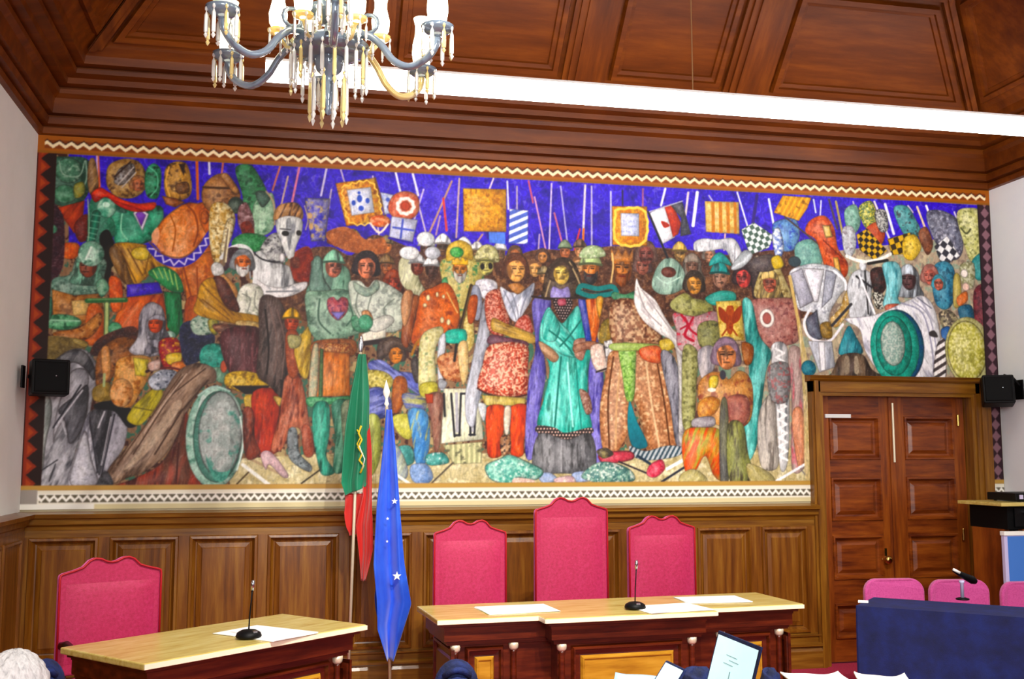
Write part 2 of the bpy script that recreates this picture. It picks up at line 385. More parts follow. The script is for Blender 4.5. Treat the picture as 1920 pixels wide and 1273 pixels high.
def paint(P, c1, c2=None, c3=None, tex='m', ang=90, q=40, o=5, oc='#140c0c', oa=.6, amt=1, rnd=0):
    P = np.asarray(P, float); x0, x1, z0, z1 = region(P, o+6)
    if x1 <= x0 or z1 <= z0: return
    X, Z = np.meshgrid(GX[x0:x1], GZ[z0:z1]); ins = inside(X, Z, P); d = segdist(X, Z, P, True)
    sd = np.where(ins, d, -d); m = np.clip(sd/RES+.5, 0, 1)[..., None]
    A = rgb(c1); col = np.broadcast_to(A, (*X.shape, 3)).copy()
    if c2:
        B = rgb(c2); a = math.radians(ang); u = X*math.sin(a)-Z*math.cos(a); v = X*math.cos(a)+Z*math.sin(a)
        if tex == 'f':                           # cloth folds running along ang
            t = fbm(u/q+.9*vnoise(v/(q*5), u/(q*5))*2+rnd, v/(q*6)+rnd); t = np.clip((t-.5)*3.4+.5, 0, 1)
        elif tex == 'm': t = np.clip((fbm(X/q+rnd, Z/q)-.5)*2.6+.5, 0, 1)
        elif tex == 'd':                         # dots
            jx = (np.floor(Z/q) % 2)*.5; t = ((X/q+jx) % 1-.5)**2+((Z/q) % 1-.5)**2; t = (t < .075).astype(np.float32)
        elif tex == 'k':                         # irregular brocade
            t = np.clip((vnoise(X/(q*.42)+rnd, Z/(q*.42))-.5)*5+.5, 0, 1)*.85+.15*vnoise(X/q, Z/q)
        elif tex == 'c': t = ((np.floor(u/q)+np.floor(v/q)) % 2)
        elif tex == 's': t = ((u/q) % 1 < .45).astype(np.float32)
        elif tex == 'g':
            lo_, hi_ = v[ins].min() if ins.any() else 0, v[ins].max() if ins.any() else 1; t = (v-lo_)/(hi_-lo_+1e-6)
        elif tex == 'r':                         # lit body: lighter inside, darker near the outline
            t = np.clip(d/(q), 0, 1)
        t = (t*amt)[..., None]; col = col*(1-t)+B*t
        if c3:
            t3 = np.clip((fbm(u/(q*.8)+31+rnd, v/(q*4 if tex == 'f' else q*.8)+17)-.58)*6, 0, 1)[..., None]; col = col*(1-t3)+rgb(c3)*t3
    if c2 and tex in 'fmr' and d.size > 60:     # drawn contour lines, dark and light
        if tex == 'f': n_ = fbm(u/(q*.9)+5+rnd, v/(q*7)+rnd)
        else: n_ = fbm(X/(q*1.3)+5+rnd, Z/(q*1.3)+rnd)
        ln = np.abs((n_*5) % 1-.5); kd_ = (np.clip(.10-ln, 0, .1)*3.6)[..., None]; ln2 = np.abs((n_*5+.35) % 1-.5); kl = (np.clip(.09-ln2, 0, .09)*4.2)[..., None]
        col = col*(1-kd_)+col*.35*kd_; col = col*(1-kl)+(col*.5+.5)*kl
    if c2 and o and tex in 'fmrk' and ins.any():       # the painter's modelling of each form
        dm = min(d[ins].max(), 90.); cxx = X[ins].mean(); wd_ = max(X[ins].std(), 1)
        fm = .76+.38*np.clip(d/dm, 0, 1)**.6+.09*np.clip((cxx-X)/wd_, -1.2, 1.2); fm = fm[..., None]
        col = np.where(fm > 1, col+(1-col)*(fm-1)*.9, col*fm)
    if o:
        k = (np.clip(1-d/o, 0, 1)*oa)[..., None]; col = col*(1-k)+rgb(oc)*k
    C = CV[z0:z1, x0:x1]; C[:] = C*(1-m)+col*m
def stroke(P, c, w_, al=1., taper=0):
    P = np.asarray(P, float); x0, x1, z0, z1 = region(P, w_)
    if x1 <= x0 or z1 <= z0: return
    X, Z = np.meshgrid(GX[x0:x1], GZ[z0:z1]); d = segdist(X, Z, P, False)
    m = (np.clip((w_/2-d)/RES+.5, 0, 1)*min(1, al*max(w_/RES, .5) if w_ < RES else al))[..., None]
    C = CV[z0:z1, x0:x1]; C[:] = C*(1-m)+rgb(c)*m
def shade(h, k):
    c = np.clip(rgb(h)*k, 0, 1); return '#%02x%02x%02x' % tuple(int(v*255) for v in c)
def face(x, z, w_, skin, kind, hc, dr, beard):
    """a painted head: w_ = half width; kind of headgear; dr = -1 turned left, 0 front, 1 turned right"""
    h_ = w_*1.35; dk = shade(skin, .5); lt = shade(skin, 1.35); hd = shade(hc, .5); hl = shade(hc, 1.35)
    if kind == 'hair': paint(smooth_closed([(x-w_*1.45,z-h_*.6),(x-w_*1.4,z+h_*.5),(x-w_*.5,z+h_*1.3),(x+w_*.7,z+h_*1.25),(x+w_*1.4,z+h_*.4),(x+w_*1.3,z-h_*.7)]), hc, hl, tex='f', ang=100, q=w_*.35, o=4)
    if kind == 'mail': paint(smooth_closed([(x-w_*1.5,z-h_*.5),(x-w_*1.35,z+h_*.7),(x,z+h_*1.5),(x+w_*1.35,z+h_*.7),(x+w_*1.5,z-h_*.5),(x+w_*1.9,z-h_*1.6),(x-w_*1.9,z-h_*1.6)]), hc, hd, hl, tex='f', ang=80, q=w_*.4, o=5)
    paint(ell(x, z, w_, h_), skin, lt, dk, tex='m', q=w_*.9, o=4, rnd=x*.013)
    s_ = dr*w_*.22
    paint(smooth_closed([(x-dr*w_*.95+(-w_*.9 if dr == 0 else 0), z+h_*.5),(x-dr*w_*.5-(w_*.55 if dr == 0 else 0), z),(x-dr*w_*.6-(w_*.5 if dr == 0 else 0), z-h_*.7),(x-dr*w_*.95-(w_*.8 if dr == 0 else 0), z-h_*.2)]), shade(skin,.7), o=0)
    for e in (-1, 1):
        stroke([(x+s_+e*w_*.42-w_*.24, z+h_*.26), (x+s_+e*w_*.42+w_*.24, z+h_*.28)], shade(skin,.30), max(w_*.10, 2.5))
        stroke([(x+s_+e*w_*.42-w_*.16, z+h_*.10), (x+s_+e*w_*.42+w_*.16, z+h_*.10)], shade(skin,.2), max(w_*.15, 3))
    stroke([(x+s_+w_*.05, z+h_*.15), (x+s_+dr*w_*.2+w_*.12, z-h_*.2), (x+s_, z-h_*.24)], dk, max(w_*.10, 2.5))
    stroke([(x+s_-w_*.3, z-h_*.48), (x+s_+w_*.3, z-h_*.47)], shade(skin, .45), max(w_*.12, 2.5))
    if beard != '0':
        paint(smooth_closed([(x-w_*.85,z-h_*.1),(x-w_*.4,z-h_*.35),(x+w_*.4,z-h_*.35),(x+w_*.85,z-h_*.1),(x+w_*.7,z-h_*.9),(x,z-h_*1.35),(x-w_*.7,z-h_*.9)]), beard, shade(beard,.6), tex='f', ang=90, q=w_*.3, o=3)
        stroke([(x+s_-w_*.25, z-h_*.55), (x+s_+w_*.25, z-h_*.55)], '#5a1c14', max(w_*.13, 3))
    if kind == 'hair': paint(smooth_closed([(x-w_*1.1,z+h_*.2),(x-w_*.8,z+h_*1.1),(x+w_*.2,z+h_*1.25),(x+w_*1.05,z+h_*.8),(x+w_*1.0,z+h_*.3),(x+w_*.3,z+h_*.75),(x-w_*.6,z+h_*.6)]), hc, hl, tex='f', ang=20, q=w_*.35, o=0)
    if kind in ('cap', 'mail', 'helm'):
        top = 1.65 if kind == 'cap' else 1.5
        paint(smooth_closed([(x-w_*1.25,z+h_*.35),(x-w_*1.05,z+h_*1.05),(x,z+h_*top),(x+w_*1.05,z+h_*1.05),(x+w_*1.25,z+h_*.35),(x,z+h_*.5)]), hc, hl, hd, tex='f', ang=90, q=w_*.6, o=5)
        if kind != 'mail': stroke(smooth_closed([(x-w_*1.3,z+h_*.42),(x,z+h_*.52),(x+w_*1.3,z+h_*.42)], False), hd, w_*.28)
    if kind == 'crown': 
        P_ = [(x-w_*1.1,z+h_*.5)]
        for i in range(7): P_.append((x-w_*1.1+w_*2.2*i/6, z+h_*(1.5 if i % 2 == 0 else .95)))
        paint(P_+[(x+w_*1.1,z+h_*.5)], hc, hl, tex='m', q=w_*.5, o=4)
def bands(P, c1, c2, w_, q, n):                   # armour bands across a limb given by its centre line
    S_ = smooth_closed(P, False, 8); stroke(S_, '#14100e', w_+6); stroke(S_, c1, w_)
    stroke(S_, shade(c1, 1.35), w_*.35)
    for i in range(1, len(S_)-1, max(1, len(S_)//n)):
        t = S_[i+1]-S_[i-1]; t = t/(np.linalg.norm(t)+1e-6); nn = np.array([-t[1], t[0]])
        stroke([S_[i]-nn*w_*.5, S_[i]+nn*w_*.5], c2, q)
def run_mural(txt):
    for ln in txt.strip().split('\n'):
        hd_, _, pt = ln.partition(':'); tk = hd_.split(); kd = tk[0]; cols = []; kw = {}
        for t in tk[1:]:
            if '=' in t: a, b = t.split('=', 1); kw[a] = b
            else: cols.append('#'+t)
        P = [tuple(float(v) for v in p.split(',')) for p in pt.split()]
        f_ = lambda k, d_: float(kw.get(k, d_))
        if kd in ('p', 's', 'e'):
            if kd == 'e': c = P[0]; Q = ell(c[0], c[1], P[1][0], P[1][1], math.radians(f_('r', 0)))
            else: Q = np.array(P) if kd == 'p' else smooth_closed(P)
            paint(Q, *cols[:3], tex=kw.get('t', 'm'), ang=f_('a', 90), q=f_('q', 40), o=f_('o', 5), oa=f_('oa', .6), amt=f_('am', 1), rnd=P[0][0]*.0137)
        elif kd == 'l': stroke(P, cols[0], f_('w', 12))
        elif kd == 'c': stroke(smooth_closed(P, False), cols[0], f_('w', 12))
        elif kd == 'F': face(P[0][0], P[0][1], f_('w', 50), cols[0], kw.get('k', 'hair'), cols[1], int(kw.get('d', 0)), kw.get('b', '0') if kw.get('b', '0') == '0' else '#'+kw['b'])
        elif kd == 'B': bands(P, cols[0], cols[1], f_('w', 40), f_('q', 6), int(kw.get('n', 8)))
        elif kd == 'Z':                           # zigzag along a curve
            S_ = smooth_closed(P, False, 12); L_ = np.concatenate([[0], np.cumsum(np.linalg.norm(np.diff(S_, axis=0), axis=1))]); q_ = f_('q', 40); out = []
            for i, s1 in enumerate(np.arange(0, L_[-1], q_/2)):
                x_ = np.interp(s1, L_, S_[:,0]); z_ = np.interp(s1, L_, S_[:,1]); x2 = np.interp(s1+2, L_, S_[:,0]); z2 = np.interp(s1+2, L_, S_[:,1])
                t = np.array([x2-x_, z2-z_]); t = t/(np.linalg.norm(t)+1e-6); out.append((x_-t[1]*f_('h', 15)*(1 if i % 2 else -1), z_+t[0]*f_('h', 15)*(1 if i % 2 else -1)))
            stroke(out, cols[0], f_('w', 8))
MURAL = """p 3a2cb4 4c3cc8 2a1c8c q=83 o=0:208,3818 829,3838 2379,3852 4512,3828 6895,3811 7666,3805 7652,3560 5893,3299 4955,3172 3630,3120 2391,3071 1838,3129 1302,3146 240,3100
s 5a4ad0 4434c0 q=50 o=0:2706,3746 2996,3721 3040,3429 2792,3376
s 2a1e90 4434c0 q=51 o=0:3631,3671 3891,3728 4019,3348 3673,3290
p c8bc90 b0a070 dcd4b0 q=68 o=0:1384,1632 2025,1672 3215,1674 4926,1678 5937,1723 5972,1359 1392,1386
l d0623a w=15:407,3811 428,3568
l c8b0d8 w=11:400,3811 410,3654
l c8602c w=19:1091,3854 1109,3527
l d8d8f0 w=16:1179,3819 1186,3719
l c86c50 w=12:1281,3826 1270,3704
l c86c50 w=12:1690,3802 1640,3620
l c8a890 w=12:1750,3732 1705,3506
l d07890 w=16:1831,3802 1782,3522
l c8c0e0 w=16:2032,3806 1996,3599
l b8a8b8 w=12:2071,3648 2023,3258
l e0e0f0 w=16:2550,3821 2593,3648
l e0e0f0 w=17:2685,3804 2728,3639
l c8b8d8 w=12:2769,3687 2701,3454
l c8b8c8 w=12:2716,3622 2793,3334
l c09070 w=13:2987,3763 2817,3352
l d04848 w=17:2922,3624 2949,3375
l c8a898 w=13:3046,3787 3024,3324
l b890a0 w=12:2898,3485 2867,3338
l d0c0d0 w=13:3315,3803 3281,3712
l d8d8e8 w=13:3425,3788 3434,3567
l a898b0 w=13:3502,3749 3502,3558
l c85868 w=13:3596,3798 3631,3628
l c890b0 w=13:3644,3672 3733,3251
l c8b8d8 w=13:3782,3787 3759,3252
l c86878 w=13:3803,3552 3880,3257
l b8a0c8 w=13:3682,3376 3673,3248
l a8a0d0 w=13:3856,3769 3915,3258
l d8d0d0 w=17:4057,3789 4037,3392
l d07030 w=17:4042,3435 4027,3221
l b8b0d0 w=13:4110,3784 4106,3267
l d04040 w=13:4011,3434 3958,3239
l c8c8e0 w=13:4269,3749 4265,3295
l a05878 w=13:4538,3786 4536,3641
l e0e0f0 w=18:4729,3797 4690,3658
l d8c8c8 w=18:4925,3776 4898,3590
l f0f0f8 w=27:5003,3781 4961,3505
l e0e0f0 w=14:5352,3800 5434,3523
l 201830 w=13:4367,3763 4366,3646
l 30206c w=28:5526,3783 5482,3548
l d8e0f0 w=19:5630,3757 5711,3291
l c8d0e8 w=14:6033,3774 6049,3666
l e8e8f0 w=24:6692,3768 6762,3518
l d8d0d8 w=19:6593,3785 6720,3471
l e0c8a0 w=19:6994,3760 7062,3578
l f0e8e8 w=20:7081,3774 7194,3469
l d0c8e0 w=15:7350,3732 7439,3457
l 40303a w=19:6174,3781 6239,3539
l a89850 w=19:6237,3767 6286,3496
l d0c0d8 w=15:6908,3765 6951,3712
l c0b8d8 w=14:6395,3775 6412,3707
l c8b8d0 w=12:2380,3769 2436,3277
l b0a0c0 w=12:2139,3805 2173,3695
l c09080 w=13:3228,3355 3141,3225
l b0a8d0 w=14:5104,3760 5140,3708
l d8b0b0 w=14:5237,3448 5224,3315
l b8b0e0 w=14:5764,3787 5742,3695
l c8c8e8 w=14:6101,3768 6072,3486
l b890a0 w=14:6518,3772 6478,3642
s 3c2218 5c3a28 80583c q=36 o=0:1877,3131 2071,3212 2231,3153 2387,3316 2631,3244 2876,3172 3208,3228 3460,3197 3673,3257 3975,3261 4283,3309 4640,3311 4957,3303 5326,3275 5656,3333 5893,3299 5876,2766 1888,2651
F a05030 6a2c1c k=hair w=44:2117,3271
F b87840 94703c k=cap w=44:2241,3260
F 9a4a30 a06848 k=helm w=40:2369,3212
F b06a3c 706040 k=cap w=41:2489,3230
F 905030 6a5030 k=cap w=45:2491,3075
F 8a3020 74301c k=mail w=53:2545,2954
F 8a5030 4a3424 k=hair w=42:3486,3206
F b88850 6a4830 k=hair w=47:3643,3099
F a87040 3c2820 k=hair w=38:3707,3199
F c09060 604028 k=hair w=43:3996,3143
F b07848 7a6a48 k=cap w=42:3716,3039
F 9a5838 5a6a50 k=cap w=43:3888,3249
F b07850 584030 k=cap w=43:4010,3263
F 8c5040 4a3430 k=hair w=53:4525,3155
F 703830 503830 k=hair w=62:4558,3252
F a07840 b09048 k=cap w=49:4842,3264
F 6a4838 706458 k=mail w=54:4946,3172
F 9a6a50 585048 k=hair w=40:5094,3265
F 7c4c3c 807060 k=cap w=41:5510,3194
s 1c3c2c 346450 q=52:75,3751 210,3791 348,3768 363,3572 297,3444 190,3427 102,3480
e 4c8064 28543c 8ab498 q=34 o=7:214,3689 93,94
e 2c6444 5c9474 q=30 o=7:200,3517 78,70
c 94b09c w=7:147,3755 180,3660 287,3654 319,3766
c 8cac98 w=8:326,3767 338,3649 320,3570
e 3c30a0 o=0:100,3597 28,43
s a08c30 6a7830 o=7:255,3586 318,3609 329,3524 266,3489
p b83c20 90240c q=37 t=f a=60:148,3413 331,3477 323,3329 270,3233 202,3330
s c0441c d8703c q=30:192,3152 295,3164 312,3096 271,3048 199,3060
s 501814 6a2018 q=30:267,3295 353,3377 378,3222 308,3173
s 24121c 3c1c24 o=0:76,3440 162,3406 203,3292 203,2984 108,2903
e 3c7c5c 70b090 o=7 q=22:123,3257 35,35
s 7a5a38 a8804c 4a3018 q=34 t=f a=60:348,3768 391,3771 421,3568 373,3514 343,3611
s 8c6430 b08c50 503418 q=30:469,3637 486,3745 590,3799 690,3781 742,3693 735,3574 657,3510 554,3512 494,3560
s 4c4038 8c8c8c 241a18 q=19 o=8:524,3621 557,3722 647,3767 664,3688 587,3605
l c0b8b0 w=8:551,3603 655,3739
l c0b8b0 w=8:580,3585 671,3701
l 2a1a14 w=11:526,3660 632,3778
F a86040 7a5030 k=hair w=38 d=1:689,3611
s 1c6840 38946c 0c3420 q=31:741,3721 787,3775 840,3739 848,3620 826,3519 759,3524 734,3613
c 6cc49c w=8:758,3746 815,3697 823,3598 781,3533
s a07030 d09c48 4c3014 q=35:870,3721 924,3792 1017,3789 1059,3672 1055,3552 971,3507 884,3542
s 503018 7a5028 q=19 o=8:948,3625 1030,3650 1047,3579 969,3559
c e0b058 w=12:899,3754 881,3641 914,3532
p 241410 o=0:965,3782 1010,3785 1006,3689
s 1c5440 2c7c5c q=52:367,3475 437,3530 529,3503 588,3408 540,3230 455,3110 392,3068 358,3260
s 146c4c 50b48c 0c3c2c q=75:440,3459 622,3453 704,3434 842,3465 875,3395 849,3284 779,3194 634,3156 542,3183 536,3327
c 8cd4b0 w=11:588,3389 586,3271 632,3203
e 3c9474 a8dcc0 q=41:481,3430 65,74
e c8ecd8 o=0:477,3453 25,20
B 1c5844 6cac90 w=52 q=7 n=5:415,3380 398,3262 380,3184
p e0dcec o=8:661,3400 703,3450 771,3398 732,3270
p 5a2c98 8c5cc4 t=g:679,3393 708,3426 753,3389 723,3301
s b41c14 e0442c 7c100c t=f a=-15 q=23:372,3526 428,3576 491,3548 584,3498 695,3473 812,3487 799,3431 679,3409 568,3442 474,3508 404,3465
c 98b898 w=7:352,3486 368,3300 365,3183
s 0a0808 o=0:443,3225 502,3267 556,3114 531,2997 462,3110
s 14100c o=0:476,3111 532,3152 522,2880 484,2918
s a4742c d09c3c 6c4418 t=f a=120 q=37:542,3172 791,3163 906,3035 805,2969 710,2880 654,2916 595,3038
s 5a3c1c 8c6430 t=f a=105 q=22:508,3120 561,3153 640,3001 674,2878 615,2892 550,2997
e c4a430 d8c04c q=34 o=8:731,3106 73,51
l 5c3814 w=8:592,3116 702,2895
l 5c3814 w=8:635,3137 744,2947
l 6c4818 w=8:789,3124 758,2959
p 3c28b8 5440d0 2c1c90 q=34:638,2877 855,2904 888,2824 641,2784
p c0481c d86c38 98300f t=f a=60 q=34:605,2779 888,2820 932,2623 952,2469 553,2460 565,2613
s c04420 e07040 q=30:517,2919 600,2903 615,2710 544,2689
p b8541c dc8444 84300f t=m q=83 o=11:787,3171 813,3274 868,3363 926,3422 998,3481 1050,3500 1110,3495 1162,3514 1208,3484 1240,3422 1259,3303 1249,3144 1268,3026 1265,2868 1240,2710 1199,2584 1143,2466 1096,2550 1062,2705 1035,2840 972,2955 876,3042
p a86434 703818 q=23 o=8:855,3537 952,3526 1020,3498 954,3455 887,3475
s b85820 d07838 9c4414 t=m q=53 o=8:1025,3024 1219,3142 1251,2946 1232,2730 1157,2506 1079,2628 1042,2841
s d07840 eca468 q=61 o=0:857,3260 906,3342 978,3408 1032,3371 1017,3252 950,3162 882,3175
c 7c3410 w=12:1036,3475 1090,3414 1116,3296 1090,3176
c 8c4014 w=8:919,3398 960,3289 943,3131
c 7c3410 w=12:1163,3482 1144,3377 1193,3260 1232,3214
c 7c3410 w=8:1209,3468 1235,3342 1215,3261
s e8a878 d88850 q=31 o=0:963,3190 1037,3214 1048,3115 985,3101
s a84818 c8642c q=31:1123,3436 1197,3467 1219,3381 1193,3260 1138,3337
e 8c3c14 c0602c q=19 o=8:1162,3394 30,52
l 6c2408 w=8:1198,3440 1223,3262
l 7c300c w=11:1025,3016 1089,2784
l 7c300c w=8:1118,3020 1134,2746
s c8602c 9c3c10 q=34 t=f a=80:1051,2782 1219,2788 1235,2632 1144,2435 1062,2472
s e0a078 o=0:795,3242 834,3303 850,3244 824,3157
c 3c30a4 w=64:795,3156 875,3073 987,3046 1086,3089 1165,3196 1215,3277
Z d0c8ec w=11 q=68 h=19:795,3156 875,3073 987,3046 1086,3089 1165,3196 1215,3277
c 6c4028 w=8:779,3194 870,3112 989,3085 1077,3128 1149,3226
s 1c6c38 2c8c4c q=34:780,2968 859,3017 952,2994 1009,2929 1027,2836 946,2837 863,2893
l a8cc70 w=8:816,2985 847,2931
l a8cc70 w=8:852,3002 884,2933
l a8cc70 w=8:889,3003 921,2918
l a8cc70 w=8:926,2993 955,2888
l a8cc70 w=8:964,2967 990,2851
p 0c6c34 1c8c4c 084420 t=f a=90 q=30:895,2836 1013,2828 1036,2580 987,2501 926,2577
e 6ca48c b8d8c8 q=19:943,2516 44,35
s 4c7464 84a894 2c4c40 t=m q=26:306,3065 255,2940 160,2913 131,2866 150,2753 274,2749 325,2789 461,2778 484,2918 486,3053
F 6c3424 5c9078 k=mail w=59 d=-1:373,2998
e 74ac90 c0e4d0 3c6c58 q=45:391,3091 90,93
l e0f0e4 w=15:357,3051 389,3138
p a0622c c4884c 6c3c18 q=44:139,2828 290,2788 467,2809 511,2611 370,2569 159,2556
p c89c50 dcb870 q=33:270,2749 383,2760 395,2654 289,2643
s 3c7c5c 7cac8c q=26 o=7:429,2877 484,2918 523,2842 469,2779
s b04c24 d07040 q=29:382,2703 453,2732 511,2611 500,2458 375,2455
e 3c8458 6cb884 1c5434 q=33:213,2595 134,57
l 98c8a8 w=11:128,2608 333,2606
s 2c6850 4c8c70 q=26 t=f a=90:94,2751 142,2768 148,2639 108,2600
s a86430 cc8c4c 6c3818 q=33:161,2518 335,2561 455,2667 483,2610 402,2486 234,2452
l 245c30 w=33:377,2752 635,2765
l 5c9058 w=11:383,2760 627,2772
l 3c5c34 w=37:510,2741 516,2497
l b0c480 w=22:510,2734 516,2505
e 3c9060 64b884 q=19:571,2559 47,46
s 2c1c1c 4c2820 q=29 o=0:480,2496 693,2578 733,2464 592,2384 415,2365
s 5c4c28 7c6838 q=33 o=0:99,2486 339,2470 372,2372 239,2331 107,2314
s 6c5c2c a89048 t=f a=30 q=18:303,2484 393,2456 377,2417 297,2453
s 84848c bcbcc4 4c4c54 t=f a=62 q=40:137,2262 217,2361 306,2408 392,2395 460,2298 465,2185 442,2060 420,1910 375,1798 339,1661 307,1440 93,1448 68,1963 90,2093
s 68686c 34343a t=f a=62 q=25 o=11:210,2353 307,2401 386,2380 447,2275 444,2185 383,2266 311,2310 241,2294
s 94949c c8c8d0 t=f a=60 q=22 o=11:279,2227 383,2266 409,2154 324,2003 226,1853 196,1742 202,1927
s 3c3c42 5c5c64 t=f a=68 q=22 o=11:220,1979 321,2078 406,2154 410,1966 368,1817 301,1742 266,1890
s 8c9490 b0b8b4 t=f a=75 q=29 o=11:80,2000 146,2083 179,1964 148,1742 136,1558 94,1558
l 202024 w=7:229,1631 129,1558
l 202024 w=7:217,1602 181,1484
l b8b8c0 w=11:229,1942 277,1809
l 24242a w=11:360,2153 191,1853
l c8c8d0 w=11:372,2116 224,1890
s a0a0ac c4c4d0 5c5c68 t=f a=80 q=44:415,1951 529,2001 623,1965 680,1886 662,1717 575,1583 509,1465 307,1447 357,1735
s 4c4c54 24242a t=f a=84 q=22 o=7:425,1948 555,1990 569,1893 542,1706 507,1520 472,1669
s b0b0bc d0d0d8 t=m q=50 o=11:312,1484 346,1668 402,1836 453,1631 502,1468 384,1439
l d0d0d8 w=11:524,1968 486,1855
l 202028 w=11:592,1949 521,1520
l 202028 w=7:426,1929 492,1539
l c8c8d0 w=7:568,1930 518,1594
s 6c4020 a06030 3c2010 q=37:467,2382 606,2499 741,2464 745,2357 580,2232 533,2080 459,2155
s c08048 e0a060 q=33:484,2401 537,2421 555,2232 511,2193
s 7c6424 a8883c q=29:446,2136 547,2175 570,2043 482,2035 442,2060
l a8b880 w=18:513,2231 513,2148
s 0c0c10 o=0:465,2023 588,2043 716,1977 762,1895 685,1856 591,1968 466,1986
s 8c8c98 c0c0cc 484852 t=f a=85 q=34:781,2743 839,2752 904,2681 905,2553 887,2429 900,2384 774,2358 671,2401 725,2502 737,2656
F a83c20 7c7c88 k=mail w=49 d=-1:845,2598
s 8c8c98 c8c8d0 3c3c48 t=f a=85 q=34:733,2656 781,2743 869,2738 901,2669 835,2659 783,2600 799,2466 881,2410 773,2373 678,2405 725,2502
s d08c44 e8ac60 a05c24 q=44:601,2339 744,2373 825,2344 822,2237 755,2091 697,2000 600,2014 554,2100 578,2213
e e09858 f0b878 b06830 q=37:632,2101 79,102
p c8b430 e0d050 8c7c20 t=f a=100 q=22:701,2356 810,2343 793,2217 721,2227
s c4b428 dcd048 7c7418 t=f a=60 q=30:756,2053 861,2146 914,2101 853,1971 763,1872 676,1909 701,1984
l 544c14 w=7:722,2000 842,1978
s 7c1820 a83030 e0a030 q=22:871,2467 987,2501 1057,2395 1039,2279 915,2277
s d8b430 e8d058 o=7 q=19:926,2377 1028,2394 1023,2317 943,2308
s c86c34 e09050 o=7:964,2316 1059,2333 1068,2280 989,2255
s 8c94a4 d0d8e4 343c4c q=22:809,2191 886,2268 996,2263 1005,2194 956,2147 855,2123
l 2c1010 w=19:796,2255 885,2295
c 5c1c20 w=15:849,2275 958,2285 1051,2264
s d8c0b8 c09888 q=19 o=7:804,2313 883,2345 886,2276 821,2260
s 12162a 24284a q=34 o=0:1014,2579 1138,2629 1253,2535 1231,2399 1104,2311 1045,2333
s 8ca894 c8dcc8 3c6450 t=m q=23:1086,2628 1185,2689 1256,2664 1252,2555 1171,2521 1104,2543
s 74742c b8a838 q=19 o=8:1205,2631 1271,2657 1275,2536 1230,2546
s 248c78 48bca4 146454 q=38:1154,2378 1181,2444 1255,2469 1323,2440 1352,2355 1313,2276 1239,2267 1171,2305
s 5c8c70 90b89c t=f a=70 q=26:1224,2282 1328,2284 1368,2169 1274,2198
e b85840 o=8:1327,2300 26,46
s 806450 a88c74 4c3424 t=f a=56 q=38:1032,2279 1148,2323 1261,2283 1271,2191 1183,2151 1107,2019 1053,1867 937,1662 818,1549 713,1512 601,1468 565,1557 659,1691 772,1842 884,2017 951,2170
s b49c84 ccb8a0 t=f a=56 q=26 o=0:899,1896 1003,2049 1041,2011 904,1782 772,1632 668,1557 729,1650
l 3c281c w=8:1198,2282 965,2086 728,1669
l 3c281c w=11:1219,2198 1042,1973 872,1669
l c8b09c w=11:1070,2241 930,2040 794,1819
l 4c3424 w=8:1033,2240 793,1857 624,1594
s 5c3020 a04030 441410 t=f a=80 q=45 o=7:1012,1783 1079,1973 1116,1746 1174,1519 1280,1424 613,1431 735,1497 910,1602
l 3c1410 w=11:1032,1745 1023,1463
s 2c2c30 4c4c52 q=22 o=0:541,1557 600,1483 581,1439 489,1439
e 7cb09c b8dccc 4c8470 q=45:1283,1796 207,370
e d0e4dc o=0:1193,1860 44,236
e 4c8878 3c7464 q=45 o=8:1298,1796 170,328
e 8c9c98 b8c4c0 5ca090 q=60 o=11:1316,1815 152,306
s c8d0cc a8b8b4 q=38 o=0:1263,1975 1356,1976 1382,1708 1313,1556 1265,1670
s 3c8c7c 5cac98 q=30 o=0:1217,1670 1276,1556 1387,1556 1420,1670 1370,1499 1278,1488
c e0f0e8 w=11:1450,1939 1478,1747 1439,1556
c a8ccc0 w=15:1156,2089 1257,2152 1370,2123
l 44341c w=11:1535,1556 1427,1442
l 2c2418 w=11:1896,1459 2027,1556
l a89070 w=19:1503,1648 1762,1517
l e8e8e0 w=26:1478,1594 1696,1426
s 7c5030 a87440 503018 q=39:1150,3637 1246,3723 1331,3700 1410,3583 1367,3488 1217,3429 1139,3516
s c08c50 8c5c30 t=f a=60 q=23 o=8:1266,3704 1315,3727 1394,3610 1365,3581
l 3c2410 w=16:1144,3616 1325,3619
s 1c5430 347c4c 103c20 q=39:1367,3770 1473,3805 1545,3720 1602,3602 1597,3500 1487,3314 1417,3351 1427,3552
s 7ca884 a8ccac 4c7c5c q=39:1505,3496 1564,3567 1641,3596 1668,3443 1648,3322 1572,3270 1503,3283
s 3c5c4c 283c34 q=28:1517,3597 1586,3609 1626,3555 1566,3487
c a89070 w=12:1594,3609 1650,3523 1662,3362
e 1c2c24 3c4c40 q=20 o=8:1379,3493 57,64
s 8c6468 4c2424 c0a0a0 q=27:1405,3490 1462,3513 1516,3355 1488,3254 1418,3311 1392,3409
s 541c14 7c2c20 q=23 o=0:1417,3351 1485,3374 1518,3275 1451,3240
s b88c3c e8dca8 7c5c24 q=23:1208,3492 1306,3505 1377,3413 1359,3268 1302,3146 1260,3026 1211,3142 1190,3340
s e8e4c0 c8b888 8c6c3c q=16 o=8:1314,3366 1370,3388 1359,3268 1303,3106 1279,3145
s 1c6834 3c8c50 q=23 t=k:1360,3228 1449,3288 1595,3271 1643,3201 1530,3148 1384,3166
s 641c18 8c3020 q=36 o=0:1799,3147 1915,3205 1957,3053 1940,2952 1812,2947 1782,3046
s 8c4c2c b86c40 q=32 o=0:2030,3299 2147,3366 2235,3349 2348,3273 2468,3299 2470,3176 2190,3184
s 7c7c80 c8ccc8 343438 q=27 t=m:1603,3255 1656,3298 1695,3284 1737,3165 1739,3077 1627,3080 1560,3157
